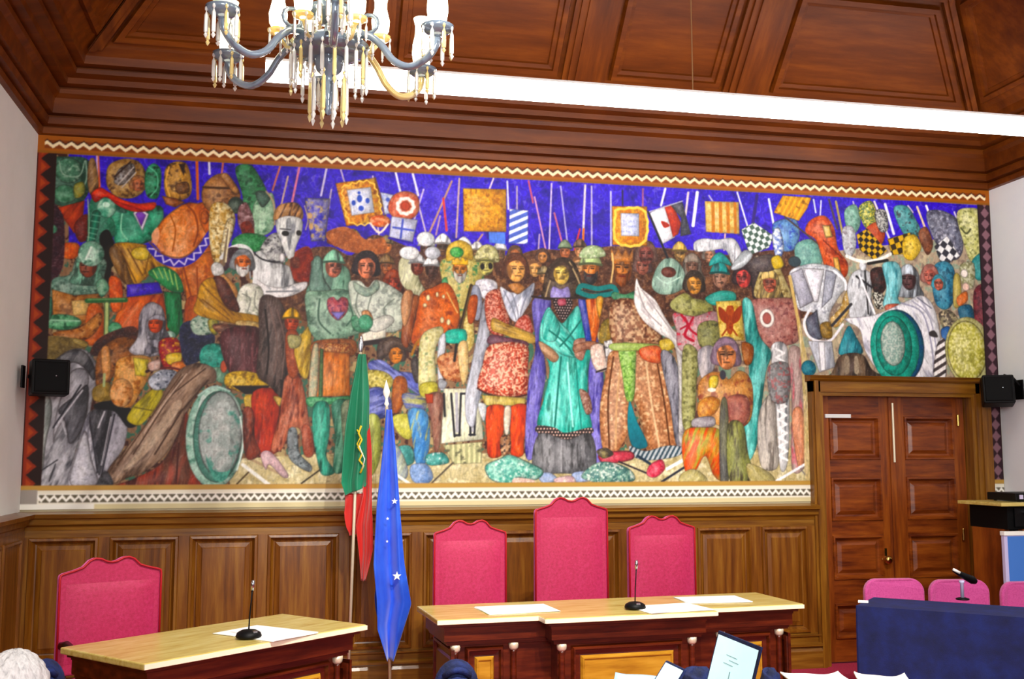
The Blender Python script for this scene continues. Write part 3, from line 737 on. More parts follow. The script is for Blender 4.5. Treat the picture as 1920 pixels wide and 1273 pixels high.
s c0c4c4 e8ecec 6c7074 t=f a=88 q=39:1523,3124 1575,3158 1639,3081 1724,3068 1778,3046 1803,2967 1829,2880 1614,2857 1543,2918
s 8c6034 c89058 402414 q=24 t=f a=70:1654,3394 1674,3492 1736,3528 1821,3532 1866,3470 1855,3404 1773,3429
s d8dcd8 f0f2f0 848890 t=f a=86 q=36:1673,3395 1753,3432 1855,3412 1861,3315 1821,3201 1804,3119 1761,3110 1720,3204 1679,3307
s 909498 606468 t=f a=84 q=20 o=0:1747,3399 1777,3409 1788,3288 1775,3166 1749,3286
e 100c0c o=0:1741,3298 27,20
e 100c0c o=0:1838,3306 19,20
l 303034 w=8:1702,3332 1779,3328
c 202024 w=12:1506,3155 1569,3102 1654,3081 1723,3084
l 303034 w=8:1720,3196 1724,3068
e e8e8e8 o=12:1719,3116 23,36
s 4c2018 6c3424 q=20 o=0:1781,3110 1839,3121 1848,3049 1794,3047
s e0e0e0 f4f4f4 a8acb0 q=31:1527,2957 1613,2904 1728,2892 1827,2928 1905,2939 1891,2882 1768,2822 1634,2818 1560,2859
l 808488 w=12:1614,2857 1844,2869
s b88048 d09858 q=27:1299,2980 1404,2873 1388,2794 1279,2908
c e0e4e4 w=31:1288,3098 1346,3164 1422,3191 1491,3154 1525,3036 1528,2917
c 909498 w=12:1318,3099 1370,3141 1438,3152 1477,3106 1497,2956
s 44303c 281418 o=0:1317,3147 1376,3181 1415,3151 1343,3029 1306,3008
F c46434 606468 k=hair w=58 b=e8e8e4 d=1:1440,3065
s e8e8e8 c0c4c0 q=23:1215,3024 1244,3064 1297,3043 1307,2980 1240,2962
l 6c5c48 w=23:1335,3307 1305,3047
l e0d8b0 w=12:1341,3347 1319,3068
s d4d8c4 f0f2e4 98a08c t=m q=35:1416,2854 1479,2915 1575,2887 1601,2761 1566,2642 1468,2607 1398,2684
c 787c70 w=8:1443,2835 1501,2797 1474,2678
c 787c70 w=8:1537,2858 1532,2759 1572,2701
s 3c1814 5c2c20 q=27:1233,2946 1308,2948 1387,2825 1428,2708 1352,2714 1282,2806
s b07c20 d8a43c 7c5010 t=f a=-45 q=31:1152,2903 1233,2946 1281,2822 1360,2714 1565,2673 1568,2579 1393,2613 1122,2676 1125,2793
l 6c440c w=8:1183,2865 1391,2676
l 6c440c w=8:1163,2786 1354,2643
s a88444 c8b070 q=23:1415,2637 1567,2626 1560,2571 1416,2590
s 40241c 603424 a06c4c t=f a=10 q=19:1251,2609 1560,2579 1578,2485 1321,2517
s 4c1c20 341014 6c3438 t=f a=88 q=23:1301,2548 1591,2572 1615,2212 1518,2203 1374,2239
s c49c30 e0c04c 7c5c18 t=k q=23:1348,2246 1478,2272 1630,2228 1647,2158 1520,2109 1350,2153
p 140c0c o=0:1387,2162 1651,2166 1633,2115 1483,2101
s c8a43c e0c860 q=19:1476,2086 1566,2095 1561,1986 1493,1993
s 9c2014 c0341c 6c140c t=f a=88 q=31:1535,2117 1709,2128 1730,1903 1720,1686 1532,1671 1542,1863
s 7c3424 a04c38 4c1c14 t=f a=85 q=30:1471,1977 1539,1986 1559,1786 1600,1671 1496,1648
s c8a040 e0c060 o=12:1679,2088 1748,2078 1727,2011
s 3c2c28 5c4a44 201614 t=f a=80 q=31:1569,2800 1684,2819 1756,2707 1794,2530 1781,2293 1760,2074 1651,2166 1561,2250 1570,2485
c 745c54 w=8:1635,2762 1700,2488 1683,2252
c 745c54 w=8:1694,2724 1753,2489 1737,2214
c 140c0a w=12:1610,2722 1640,2447 1630,2251
s 9c4830 c47458 602014 t=f a=84 q=27:1763,2230 1843,2263 1899,2146 1943,1904 1986,1703 1918,1671 1876,1846 1811,1841 1750,1702 1674,1702 1714,1903 1740,2078
F a84028 b88c20 k=cap w=51 d=1:1800,2633
s 8c3c24 a85434 q=27:1759,2548 1852,2551 1858,2255 1782,2254
s c8a43c d8b850 8c6c20 t=f a=80 q=27:1823,2451 1890,2572 1943,2597 1935,2257 1882,2232 1841,2334
s 8c8c58 b0a870 q=19 t=k:1775,2537 1868,2531 1861,2460 1793,2443
s 5c6468 8c989c 343c40 q=23 t=m:1792,1841 1853,1849 1879,1679 1965,1586 1951,1540 1859,1586 1796,1663
s b08c94 d0b0b4 q=23:1600,1671 1675,1686 1799,1525 1762,1502 1666,1594 1640,1556
s b06048 8c3c28 q=23:1890,1865 1952,1866 1979,1672 1910,1664
s 5c8c74 80b094 3c6050 t=f a=85 q=28:1948,3109 1943,2972 1899,2859 2001,2814 2197,2837 2227,2902 2193,3063
F a8604c 6ca084 k=cap w=60 d=1:2098,3059
s 4c6c60 6c9080 t=f a=80 q=20 o=12:1948,3117 2010,3120 2029,2976 2086,2873 1984,2861 1921,2891
s 6c9078 8cb498 486a58 t=m q=47:1899,2859 2019,2875 2176,2892 2284,2840 2404,2763 2461,2667 2359,2592 2183,2524 2027,2488 1936,2565 1902,2711
c 3c5c4c w=12:2001,2814 1997,2654 2084,2557
c 3c5c4c w=12:2197,2820 2246,2701 2201,2620
c a0c8ac w=12:2253,2802 2357,2725 2414,2666
s a84850 c06870 703050 q=20:2056,2808 2098,2833 2130,2810 2165,2836 2209,2813 2203,2724 2137,2658 2069,2720
p 8078c0 o=8:2081,2720 2191,2724 2137,2658
s 2c6448 5ca078 q=20:2239,2693 2358,2689 2422,2642 2359,2576 2256,2589
s 8c4c28 ac6838 603018 q=27:1961,2494 2163,2523 2274,2502 2244,2389 1971,2399
s c08c50 7c3c20 q=20 t=k:2055,2481 2227,2485 2212,2421 2064,2409
p c4642c dc8848 944418 t=f a=88 q=35:1947,2434 2228,2413 2234,2096 1928,2084
p 2c4c24 4c6c34 o=8:2009,2448 2036,2440 2036,2085 2005,2085
s a0a888 d0b890 o=8 q=23:1954,2446 2001,2448 1993,2100 1931,2092
s 2c7c4c 5cac74 t=k q=27:1928,2084 2094,2086 2234,2096 2235,2041 2095,2031 1941,2014
s 1c7c64 48b498 0c4c3c t=f a=85 q=31:1971,2030 2079,2039 2091,1828 2071,1652 2135,1540 2044,1517 2003,1633 1968,1827
s 2c6c54 70b494 104434 t=f a=80 q=31:2102,2039 2235,2049 2216,1789 2196,1594 2182,1532 2120,1555 2131,1789
s 6c7c60 98a884 q=23:2173,2024 2282,2025 2277,1633 2211,1633
F b86c50 1c1418 k=hair w=68 d=0:2343,3069
s b4c0b0 d8e0d0 848f84 t=m q=48:2214,2950 2297,2961 2354,2915 2413,2974 2546,2922 2644,2835 2670,2673 2567,2582 2419,2586 2327,2639 2254,2726 2220,2837
c 687468 w=8:2394,2888 2357,2745 2398,2666
c 687468 w=8:2555,2832 2476,2749 2538,2629
c 687468 w=8:2283,2884 2269,2762 2318,2663
s 94a894 70887c q=24:2250,2951 2354,2907 2417,2974 2442,2910 2355,2842 2267,2879
p f0f0e0 e0dcc8:2312,2559 2494,2636 2495,2539 2329,2495
s b87848 d8a070 q=16 o=8:2309,2723 2365,2737 2398,2666 2351,2624
s e0e0d4 c8ccc0 q=24:2358,2640 2493,2709 2557,2670 2494,2604 2399,2577
l 24181a w=36:2337,2491 2503,2515
e 3c8c64 5cb088 q=20:2342,2648 55,60
s 3a2a24 5c4034 241814 q=32 t=f a=30:2425,2425 2448,2506 2527,2548 2619,2526 2705,2464 2721,2416 2620,2450 2540,2460 2489,2395 2450,2346
F c0702c 3a2a24 k=hair w=52 d=1:2569,2412
s 3a2a24 4c382c q=24:2464,2486 2539,2541 2640,2511 2729,2424 2632,2446 2552,2468 2497,2395
s 5c64b4 8c94d8 384088 t=f a=-35 q=28:2363,2344 2466,2370 2582,2292 2703,2271 2805,2176 2765,2103 2644,2173 2543,2220 2404,2265
s b8a848 d8cc78 7c7028 t=k q=32:2356,2288 2483,2283 2555,2220 2517,2147 2406,2154 2350,2205
s 8c4420 b0602c q=32:2555,2220 2635,2245 2660,2150 2606,1989 2547,1997
s 4c54a0 8088cc 2c3474 t=f a=20 q=24:2351,2129 2465,2163 2542,2060 2519,1949 2370,1940
s 5c64ac a8a860 384080 t=f a=-10 q=24:2621,2117 2773,2103 2798,1999 2666,1990
s b4b040 d0cc60 q=32:2551,1949 2686,1966 2735,1871 2673,1776 2588,1831
s 3c74b4 5c9cd0 b8b868 t=f a=80 q=24:2666,1998 2806,1984 2833,1792 2802,1602 2731,1594 2696,1792
s 8c9440 b4bc60 t=f a=80 q=28:2354,1924 2456,1932 2461,1633 2376,1516
s 2c7470 5cb0a8 q=28:2578,1712 2689,1728 2714,1610 2611,1586
s 8c98a8 b8c0a8 t=f a=70 q=24:2499,1712 2590,1732 2671,1555 2637,1476 2553,1516
s 6c8cc0 98b0d8 q=24:2691,1586 2810,1594 2859,1495 2792,1444 2700,1476
l f0f0e8 w=20:2565,1531 2725,1421
l 4c4438 w=12:3004,1602 2836,1444
s 2c7c74 50a49c d8e8e4 q=20 t=m:2810,1665 2930,1681 2979,1610 2891,1586 2810,1594
s 241c1c 3c3430 t=k q=16:2682,2351 2730,2400 2764,2231 2716,2207
s b4b48c d4d4b0 84845c t=f a=75 q=33:2584,3111 2640,3171 2754,3143 2739,3002 2797,2890 2757,2855 2655,2897 2594,2976
F 5a2418 d8dce0 k=cap w=49 d=1:2726,3084
F 3a2018 d8dce0 k=cap w=49 d=1:2836,3068
F 4c2c20 e4e8ec k=cap w=49:2794,3223
F 5c3c24 e8e8e8 k=cap w=50:2921,3241
F 8c5c38 e0e4e8 k=cap w=50:3083,3223
F 7c5c38 d8d8d8 k=cap w=42:3187,3210
F 6c5038 e0e0e4 k=cap w=42:3367,3218
e f4f4f4 d0d8dc q=25:2789,3301 70,58
e f4f4f4 d0d8dc q=25:2664,3188 77,53
e d8dce4 b0b4bc q=25:2843,3196 62,50
e f0f0f0 o=0:3074,3281 37,42
s a49448 c8bc70 3c7c48 t=m q=29:2901,3124 3000,3178 3208,3170 3242,2980 3189,2812 3094,2686 2986,2806 2919,2968
F a86830 b89030 k=crown w=58 b=d8d4c8:3054,3072
s b08c30 d8b850 q=21:2951,3134 2958,3251 3049,3305 3141,3259 3149,3151 3050,3171
e 2c8c3c 64b85c q=17:3029,3208 54,42
s 3c8c54 54a86c q=21:2911,2976 2952,3010 2969,2895 2936,2878
F b8b060 a8a860 k=cap w=58:3258,3113
s b0ac6c d8d4a0 747044 t=m q=25:3166,3160 3199,3244 3270,3281 3342,3242 3359,3142 3258,3172
e 141010 o=0:3229,3104 17,25
e 141010 o=0:3292,3110 17,25
s d0d0dc f0f0f4 a0a0b0 q=25:3175,2985 3259,3013 3342,2983 3334,2891 3259,2847 3192,2903
s a8acbc 8088a0 t=f a=80 q=25:3142,2934 3201,2945 3230,2813 3202,2689 3148,2728
s b84c1c d86c34 8c300c t=m q=57:2749,2871 2846,2932 2952,2969 3027,2864 3053,2693 2988,2536 2850,2475 2688,2504 2718,2695
e f0dca8 o=8:2810,2849 16,25
e f0dca8 o=8:2879,2876 12,21
e f0dca8 o=8:2786,2791 16,16
e f0dca8 o=8:2918,2681 16,25
e f0dca8 o=8:2967,2666 16,25
e f0dca8 o=8:2928,2861 12,16
s 7c3c20 a05c34 4c1c10 t=f a=100 q=32:2668,2836 2741,2855 2710,2675 2664,2471 2608,2510 2622,2672
s a06844 c89468 t=f a=100 q=24:2635,2896 2696,2878 2662,2673 2622,2632 2604,2793
l d8a868 w=12:2953,2895 3036,2741
s b8a050 d8c880 q=25 t=k:3086,2685 3148,2728 3169,2524 3120,2441 3087,2522
s c05828 a04018 q=29:3118,2851 3193,2870 3169,2688 3119,2670
c a06c2c w=20:2689,2411 2736,2513 2849,2589
l 2c2010 w=25:3142,2955 3054,2594
l 6c5028 w=8:3146,2947 3062,2603
s c8c080 e0dca8 84945c t=k q=36:2760,2554 2889,2631 2931,2591 2867,2435 2878,2121 2757,2103 2739,2311
s c8c048 a8a030 q=24:2756,2191 2877,2209 2878,2113 2765,2103
s 1c9c84 34c4a8 q=29:2947,2592 3029,2618 3103,2604 3095,2514 2948,2510
s b4bcc4 d8dce4 848c98 t=f a=82 q=24:2890,2517 2939,2583 2948,2478 2925,2275 2951,2154 2902,2161 2884,2314
s b4683c d8a070 8c3c20 t=m q=24:2883,2387 2973,2438 3079,2424 3105,2278 3056,2212 2958,2227 2909,2274
s e0c890 d8b070 q=25:3038,2480 3112,2514 3121,2278 3073,2196
l 1c1410 w=20:3030,2496 3014,2373
s 8c9098 a8acb4 t=f a=85 q=20:2901,2234 2958,2210 2942,2162 2894,2169
p dcdcbc ececd4 b8b894 t=f a=88 q=40:2934,2162 3212,2166 3239,1778 2913,1745
l 14141c w=16:2991,2122 3018,1801
l 14141c w=16:3018,1809 3059,1810
l 14141c w=16:3065,2123 3055,1810
l 14141c w=16:3065,2123 3098,2124
l 14141c w=16:3130,2116 3140,1810
l 14141c w=16:3132,1814 3173,1814
l 14141c w=16:3180,2036 3169,1814
l a8a8b0 w=24:3032,2123 3038,1841
l a8a8b0 w=16:3155,2076 3157,1842
l 14141c w=16:2935,2121 2944,1953
p a4a478 d0cc9c 5c5c44 t=s a=90 q=40:2930,1737 3231,1762 3223,1602 3012,1594
s 7c4c40 a07460 4c2820 t=f a=86 q=28:2805,2104 2926,2113 2920,1873 2898,1705 2866,1705 2839,1912
p a83c20 o=8:2789,2119 2854,2120 2854,2048 2806,2048
s a0a4b0 c8ccd8 6c7080 t=f a=80 q=33:3243,2847 3318,2907 3293,2691 3277,2444 3245,2199 3197,2036 3165,1874 3107,1922 3098,2116 3146,2360 3194,2606
F c88a50 4a2a1c k=hair w=72 d=1:3494,3089
s a84434 e0a088 7c2c24 t=k q=21:3251,2872 3368,2934 3402,2819 3444,2671 3377,2562 3273,2625
s c8ccdc e8ecf4 9098ac t=f a=70 q=33:3368,2951 3452,2912 3545,2924 3639,2994 3621,2868 3553,2749 3511,2681 3452,2704 3402,2811
c 787c8c w=8:3397,2923 3469,2779 3494,2697
c 787c8c w=8:3460,2904 3503,2781 3511,2698
c 787c8c w=8:3587,2929 3545,2803 3520,2706
s c88c54 a86c38 q=21 o=8:3427,2965 3511,2989 3566,2949 3503,2897
s a43c30 d08878 t=k q=21:3503,2697 3587,2742 3630,2618 3566,2567 3482,2614
s a07c30 c8a450 6c4c1c t=f a=-15 q=25:3310,2708 3410,2670 3545,2624 3647,2577 3655,2519 3545,2525 3398,2579 3302,2617
s 4c2838 6c3c4c q=21:3294,2576 3411,2563 3570,2534 3566,2492 3286,2502
s b84838 ecc0a0 84281c t=k q=25:3294,2502 3570,2509 3587,2328 3579,2130 3441,2104 3287,2126 3192,2174 3228,2337
c 34100c w=12:3192,2166 3287,2118 3441,2096 3579,2122
p b09c48 ccb868 8c7430 t=f a=88 q=29:3221,2117 3570,2098 3562,2032 3246,2037
s c43820 d8502c 8c2414 t=f a=88 q=41:3271,2029 3403,2030 3404,1876 3371,1755 3379,1658 3280,1650 3263,1795 3255,1915
s c43820 d8502c 8c2414 t=f a=88 q=41:3453,2031 3579,2040 3579,1877 3553,1756 3545,1659 3454,1658 3445,1796 3445,1917
s e0d8c8 c8b8a0 q=21 o=8:3403,2022 3453,2023 3445,1877 3420,1795 3395,1876
s 8c5c3c c8a078 241410 q=20:3371,1795 3445,1804 3445,1675 3379,1666
s d8d8d8 b8c0c8 q=20:3197,2052 3262,2037 3246,1915 3213,1964
s 5850a4 8880cc 383080 t=f a=84 q=34:3621,2843 3758,2889 3766,2747 3706,2537 3731,2289 3688,2042 3645,1675 3562,1675 3587,2204 3646,2494
s 5850a4 8880cc 383080 t=f a=86 q=34:3990,2855 4060,2882 4111,2715 4161,2506 4194,2214 4171,1594 4077,1569 4071,2046 4056,2378
s 34261c 54402c 201610 q=30:3707,2954 3741,3103 3819,3187 3906,3199 3983,3134 4034,2966 4060,2874 3956,2879 3715,2862
c b09870 w=13:3724,2871 3776,3041 3828,3161
c b09870 w=13:4043,2899 3983,3049 3923,3165
F d8b058 3a2a20 k=hair w=64:3857,3070
c 34261c w=21:3784,3117 3862,3180 3940,3124
s 8478bc a89cd8 q=26:3784,2966 3853,2951 3913,2970 3921,2869 3775,2864
c 281c18 w=17:3621,2884 3758,2872 3930,2878 4086,2900
s 2ca494 6cd8c8 187868 t=f a=84 q=38:3749,2805 3800,2748 3860,2683 3921,2751 3990,2821 4059,2688 4109,2522 4073,2337 4063,2046 4087,1857 3882,1814 3662,1870 3713,2104 3756,2331 3680,2515 3689,2678
s 34b4a4 80e4d4 1c8878 t=f a=-40 q=34:3698,2703 3822,2707 3971,2543 4022,2428 3885,2425 3757,2497 3689,2536
s 2ca090 70d8c8 t=f a=75 q=30:3715,2704 3766,2789 3843,2657 3800,2539 3706,2562
c 106458 w=13:3757,2621 3864,2541 3949,2438
c 106458 w=13:4015,2712 3920,2584 3842,2499
c 106458 w=13:3850,2416 3824,2167 3797,1879
c a8f0e4 w=13:3902,2375 3918,2127 3942,1880
c 106458 w=8:3970,2376 3986,2128 4010,1856
s 241c1e c0a8a0 t=d q=21 o=8:3792,2865 3939,2870 3921,2760 3869,2700 3818,2757
s a03c4c c06070 q=17 o=8:3826,2866 3887,2877 3895,2826 3835,2816
s 8c6448 b8906c q=21 t=f a=-30:3672,2536 3757,2497 3833,2424 3791,2373 3706,2437
s 8c5c4c b08470 q=21:3954,2543 4041,2570 4118,2547 4057,2478 4022,2394 3962,2426
s 2c2424 e0b8a8 t=d q=25:3662,1886 3797,1871 3882,1831 4079,1873 4087,1824 3890,1782 3662,1829
s 56565a 78787c 343436 t=f a=90 q=25:3671,1821 3890,1782 4087,1824 4111,1545 3864,1521 3628,1554
l 9c9ca0 w=12:3848,1773 3847,1537
s 8ca0c8 b0c0e0 q=25:3662,1513 3754,1529 3821,1472 3704,1449
s 8ca0c8 b0c0e0 q=25:3931,1521 4042,1537 4093,1472 3965,1456
s c8a0a8 e0c8c0 q=21:3788,1481 3923,1505 3957,1448 3830,1432
s a0dcc8 3c9484 d8f4e8 t=m q=20 o=12:3256,1586 3359,1634 3441,1666 3566,1618 3704,1546 3649,1473 3504,1490 3442,1442 3318,1466 3265,1514
s d0b0a4 e8d4c8 q=20 o=0:3483,1490 3628,1473 3608,1433 3471,1442
s 704438 a08070 t=k q=25:3995,2169 4072,2129 4097,2005 4054,1972 4020,2046
F a86434 8ca06c k=cap w=69 d=-1 b=3c3434:4096,3113
s b0c090 8ca874 e0e8c8 q=26:4010,3203 4036,3281 4115,3310 4194,3288 4211,3220
c 147472 w=39:3991,2939 4026,2983 4148,2962 4271,2983 4306,2942
c 147472 w=39:3991,2931 4112,2901 4305,2933
c 0c2c30 w=9:4017,2948 4148,2932 4270,2953
p c85c28 e88c50 9c3818 t=f a=88 q=30:4051,2874 4208,2896 4163,2674 4127,2514 4092,2546
p 2c3c94 5c5cb0 t=f a=85 q=21:3990,2872 4051,2874 4101,2547 4049,2545
s c07c28 d8a448 o=9:4138,2885 4200,2887 4163,2716
s 94742c 6c5c20 b8983c q=26:4163,2632 4198,2709 4260,2728 4276,2635 4240,2550 4170,2531
s 7c4c38 a87458 q=25:3954,2510 4092,2546 4170,2523 4144,2464 4057,2478 3962,2451
s dccabc c8a898 f0e8e0 q=26:4092,2504 4196,2515 4230,2340 4151,2305 4100,2379
l 201818 w=13:4134,2305 4238,2340
l 201818 w=9:4230,2340 4196,2507
p b8b8b8 e0e0e0 4c4c50 t=s a=80 q=30:4197,2549 4302,2568 4292,2425 4255,2298 4221,2340
F b06830 9c6434 k=crown w=83 b=8c4820 d=0:4356,3131
c e0c080 w=13:4273,3248 4281,3146 4262,3017
s 1c5c3c 4c8c60 q=26:4279,2941 4376,2927 4474,2956 4464,2887 4367,2867 4270,2889
s 7c4c34 c8a47c 4c2818 t=k q=39:4270,2864 4455,2887 4560,2762 4683,2595 4619,2500 4406,2486 4284,2509 4242,2676
s 8c5838 b88058 d8b488 t=k q=34:4283,2484 4717,2493 4768,2308 4823,1887 4802,1694 4554,1677 4504,1884 4428,2092 4399,1859 4275,1660 4181,1701 4157,2006 4212,2298
c d8b890 w=17:4538,2430 4578,2094 4643,1719
c 4c2814 w=13:4627,2432 4692,2053 4731,1719
c 4c2814 w=13:4274,2425 4227,2090 4233,1717
c c8a074 w=13:4335,2384 4296,2049 4284,1717
s 7cac4c a8cc78 4c7c30 t=k q=26:4319,2518 4451,2521 4457,2344 4437,2101 4375,2091 4343,2300
s 8ca850 a8c068 q=21 t=k:4275,2534 4628,2534 4628,2491 4283,2475
s c04c34 d87850 q=26:4495,2497 4628,2525 4699,2468 4662,2382 4546,2397 4494,2438
s b09430 d0b850 q=26:4655,2560 4772,2580 4789,2512 4690,2476
s 165c6c 2c8894 t=g:4402,2083 4461,1926 4546,1735 4424,1726 4382,1883
s 60606c 8c8c98 3c3c46 t=f a=84 q=26:4663,2458 4770,2444 4829,2224 4838,1719 4776,1761 4737,2054
s e8e4e0 fbfaf8 c0b8b8 t=f a=-50 q=39:4456,2960 4475,3059 4510,2983 4625,2892 4695,2775 4773,2657 4835,2590 4853,2309 4843,1761 4803,1752 4811,2224 4780,2529 4665,2611 4524,2718 4455,2844
c a09898 w=9:4483,2982 4543,2813 4675,2680
c a09898 w=9:4518,2962 4659,2774 4791,2606
s b0b8bc 304450 t=s a=60 q=34:4398,1734 4528,1693 4705,1735 4838,1719 4792,1652 4549,1619 4423,1652
s b03848 c8505c q=25 o=13:4163,1676 4397,1693 4422,1627 4223,1594 4154,1619
s 8cb4a0 3c6c68 e0ece0 t=m q=21:4008,1488 4094,1586 4223,1610 4395,1553 4429,1462 4221,1438
l 241c24 w=13:4309,1610 4535,1520
s c83c50 e06878 q=26:4562,1586 4659,1627 4684,1552 4604,1486 4534,1511
l 202430 w=17:4656,1453 4925,1611
l e8ecf0 w=26:4702,1552 4881,1644
l 1c2c3c w=21:4466,1652 4562,1594
s 3c3430 7c7040 q=21:4129,1692 4207,1717 4267,1668 4180,1635
s 7c9c8c a8c8b4 4c6c60 t=f a=80 q=31:4599,3003 4637,3138 4710,3223 4792,3227 4872,3143 4888,3014 4778,2941 4661,2937
e 4a2018 6a3428 q=18:4745,3116 63,43
c c0dccc w=9:4645,3074 4725,3025 4844,3081
F b07838 2a2018 k=hair w=62 d=1:4961,3025
s 8c8c48 a8a868 5c5c2c t=m q=35:4759,2880 4878,2953 4959,2912 5086,2890 5112,2796 4929,2764 4776,2811
s bc9c9c a87880 cc4050 t=m q=26:4776,2786 4947,2765 5149,2806 5171,2573 5123,2468 4833,2488 4800,2649
c a82838 w=22:4847,2771 4900,2695 4872,2608 4943,2567
c a82838 w=18:4947,2756 4909,2674 4971,2619
c a82838 w=13:4900,2695 4836,2659
s 6c7040 8c8c50 4c4c2c t=m q=27:4991,2697 5147,2728 5180,2573 5123,2486 4997,2526
F 8c6450 1c7c78 k=cap w=63:5182,3085
s 147470 2c9c94 q=27:5092,3178 5112,3240 5178,3295 5242,3263 5286,3186 5185,3208
s 1c7c70 3ca494 q=27 t=f a=10:5050,2915 5180,2980 5309,2967 5298,2888 5131,2857
p d4b450 e4cc70 b08c34 q=40:5141,2892 5363,2908 5383,2578 5171,2573
s 8c3418 a84c24 q=22 o=0:5232,2834 5265,2861 5297,2836 5283,2662 5255,2627 5228,2678
s 8c3418 o=0:5168,2849 5240,2791 5238,2713 5175,2754
s 8c3418 o=0:5362,2864 5286,2792 5285,2714 5350,2759
c 8c3418 w=13:5238,2678 5190,2616
c 8c3418 w=13:5274,2679 5319,2620
F b04440 201618 k=hair w=63 d=-1:5386,3093
s 201618 382a28 q=27 o=9:5417,3213 5534,3195 5552,2976 5466,2929 5452,3104
s a89458 c8b880 7c6838 t=m q=32:5476,2947 5528,3142 5596,3233 5681,3228 5753,3098 5805,2940 5643,2900
F b8604a a89058 k=mail w=59:5615,3057
s 945850 b07c70 6c3838 t=m q=27:5428,2893 5644,2935 5843,2924 5885,2766 5851,2589 5727,2543 5586,2531 5497,2668
e f0e8e0 o=9:5583,2766 66,79
e a86058 o=9:5583,2766 38,48
s b8b8b8 e8e8e8 707478 t=f a=85 q=32:5614,2540 5746,2552 5758,2326 5757,1979 5727,1594 5661,1551 5643,1893 5625,2237
Z f4f4f4 w=18 q=72 h=36:5689,2520 5694,2065 5690,1594
s 389890 78d0c8 1c6c68 t=f a=82 q=32:5372,2900 5456,2894 5514,2625 5613,2488 5562,2322 5518,2063 5473,1764 5395,1611 5324,1678 5378,2019 5413,2319 5392,2578
s 8c706c b49c94 c86c74 t=f a=86 q=32:5764,2500 5868,2524 5900,2328 5906,1938 5885,1585 5763,1551 5779,2066
s a8a098 c8c0b4 787068 t=f a=86 q=31:5498,2020 5622,2150 5640,1807 5643,1568 5513,1552 5472,1721
s c07c5c e09c78 t=f a=84 q=27:5776,1980 5871,2024 5898,1679 5819,1560
s 646464 8c8c8c 9c5c5c t=k q=31:5582,2366 5760,2395 5752,2109 5602,2098
l e8ecf0 w=22:5602,1441 5895,1594
l 706868 w=9:5838,1551 5910,1466
s 84844c a8a86c 54542c t=k q=35:4861,2522 4978,2482 4964,2226 4930,1887 4841,1887 4838,2224
s 8c8890 c0b8b8 t=f a=88 q=26:4978,2482 5106,2528 5121,2357 5010,2261
F b07048 6c5868 k=hair w=84:5223,2453
s b07440 d09858 8c4834 t=m q=44:4973,2209 5074,2313 5174,2315 5237,2265 5322,2335 5413,2293 5446,2148 5413,1934 5274,1864 5111,1906 5004,1989
s d0b030 e0cc60 q=22 o=9:5074,2279 5147,2289 5136,2203 5072,2185
e e8e8d8 o=0:5090,2177 36,17
s b46c38 d89c50 t=m q=26:4970,2065 5070,2126 5160,2093 5113,1990 4985,1947
s 8c4c44 a86858 t=m q=35:5225,2111 5390,2130 5404,1951 5256,1890
e 34343c o=0:5188,2298 27,39
s 84441c a86c3c o=9:5355,2560 5456,2536 5443,2406 5378,2388
s a8a4a8 888088 q=22:4932,1946 5094,1965 5102,1889 4930,1879
s c08c3c d85c3c a8a040 t=f a=70 q=35:4858,1853 5011,1880 5155,1855 5188,1678 5156,1468 5085,1510 5025,1653 4951,1552 4878,1469 4828,1677
s 484844 64644c t=f a=88 q=31:5159,2042 5223,2060 5219,1468 5146,1451
s 64683c 8c904c 44402c t=f a=86 q=31:5220,1890 5348,1907 5388,1678 5428,1467 5228,1451
s b0a468 c8c08c t=f a=60 q=26:4816,1511 4924,1552 5030,1485 5011,1435 4815,1444
s a09458 c0b888 t=f a=-40 q=26:5377,1594 5558,1526 5611,1441 5418,1434
p c46c20 e0a848 8c4010 t=m q=32:2101,3699 2397,3758 2474,3427 2187,3372
p ccd4ec e8ecf8 q=24:2186,3651 2366,3685 2397,3489 2225,3455
Z f0c860 w=12 q=57 h=8:2146,3673 2373,3719 2438,3450 2214,3406 2146,3673
e 3c54b8 o=0:2283,3590 20,29
e 3c54b8 o=0:2296,3516 20,21
e 3c54b8 o=0:2239,3555 16,21
e 3c54b8 o=0:2343,3577 16,21
e 3c54b8 o=0:2278,3635 12,12
l 5c3414 w=12:2397,3758 2499,3403
p b4bcd8 d0d8ec 8c98c8 q=20:2439,3648 2561,3630 2579,3498 2474,3476
e 4c60bc o=0:2496,3593 16,17
e 4c60bc o=0:2505,3536 16,17
s c05038 d88060 q=25 o=8:2497,3527 2536,3628 2634,3667 2724,3630 2733,3514 2661,3444 2547,3455
Z f4e8e0 w=25 q=41 h=4:2630,3613 2679,3590 2692,3537 2652,3493 2595,3499 2570,3547 2594,3598 2630,3613
e b03c20 o=8:2631,3550 37,37
p b8bcd8 d4d8ec q=29:2526,3466 2726,3447 2687,3272 2508,3305
l 4c58b8 w=16:2612,3442 2597,3301
l 4c58b8 w=16:2540,3380 2694,3363
l 2c1c98 w=16:2508,3297 2687,3263
p 3a34b0 8c88b4 b0986c t=m q=36 o=12:1875,3576 2064,3578 2035,3259 1929,3246
e c09c6c o=0:1917,3440 20,24
e c09c6c o=0:1927,3359 16,24
c b09c88 w=8:1876,3515 1902,3415 1888,3333
e c04820 e89868 q=20:2438,3425 81,49
c f0e0d0 w=16:2366,3405 2435,3334 2499,3403
p c47c1c e0a83c a05c14 t=m q=25:3075,3713 3417,3723 3417,3384 3082,3373
p 5468bc e8ecf8 t=s a=-155 q=55:3443,3568 3592,3562 3588,3295 3435,3293
p 5c80d8 o=0:3278,3378 3409,3380 3409,3287 3283,3294
p c06818 e09c30 q=26:4277,3632 4572,3643 4568,3321 4278,3317
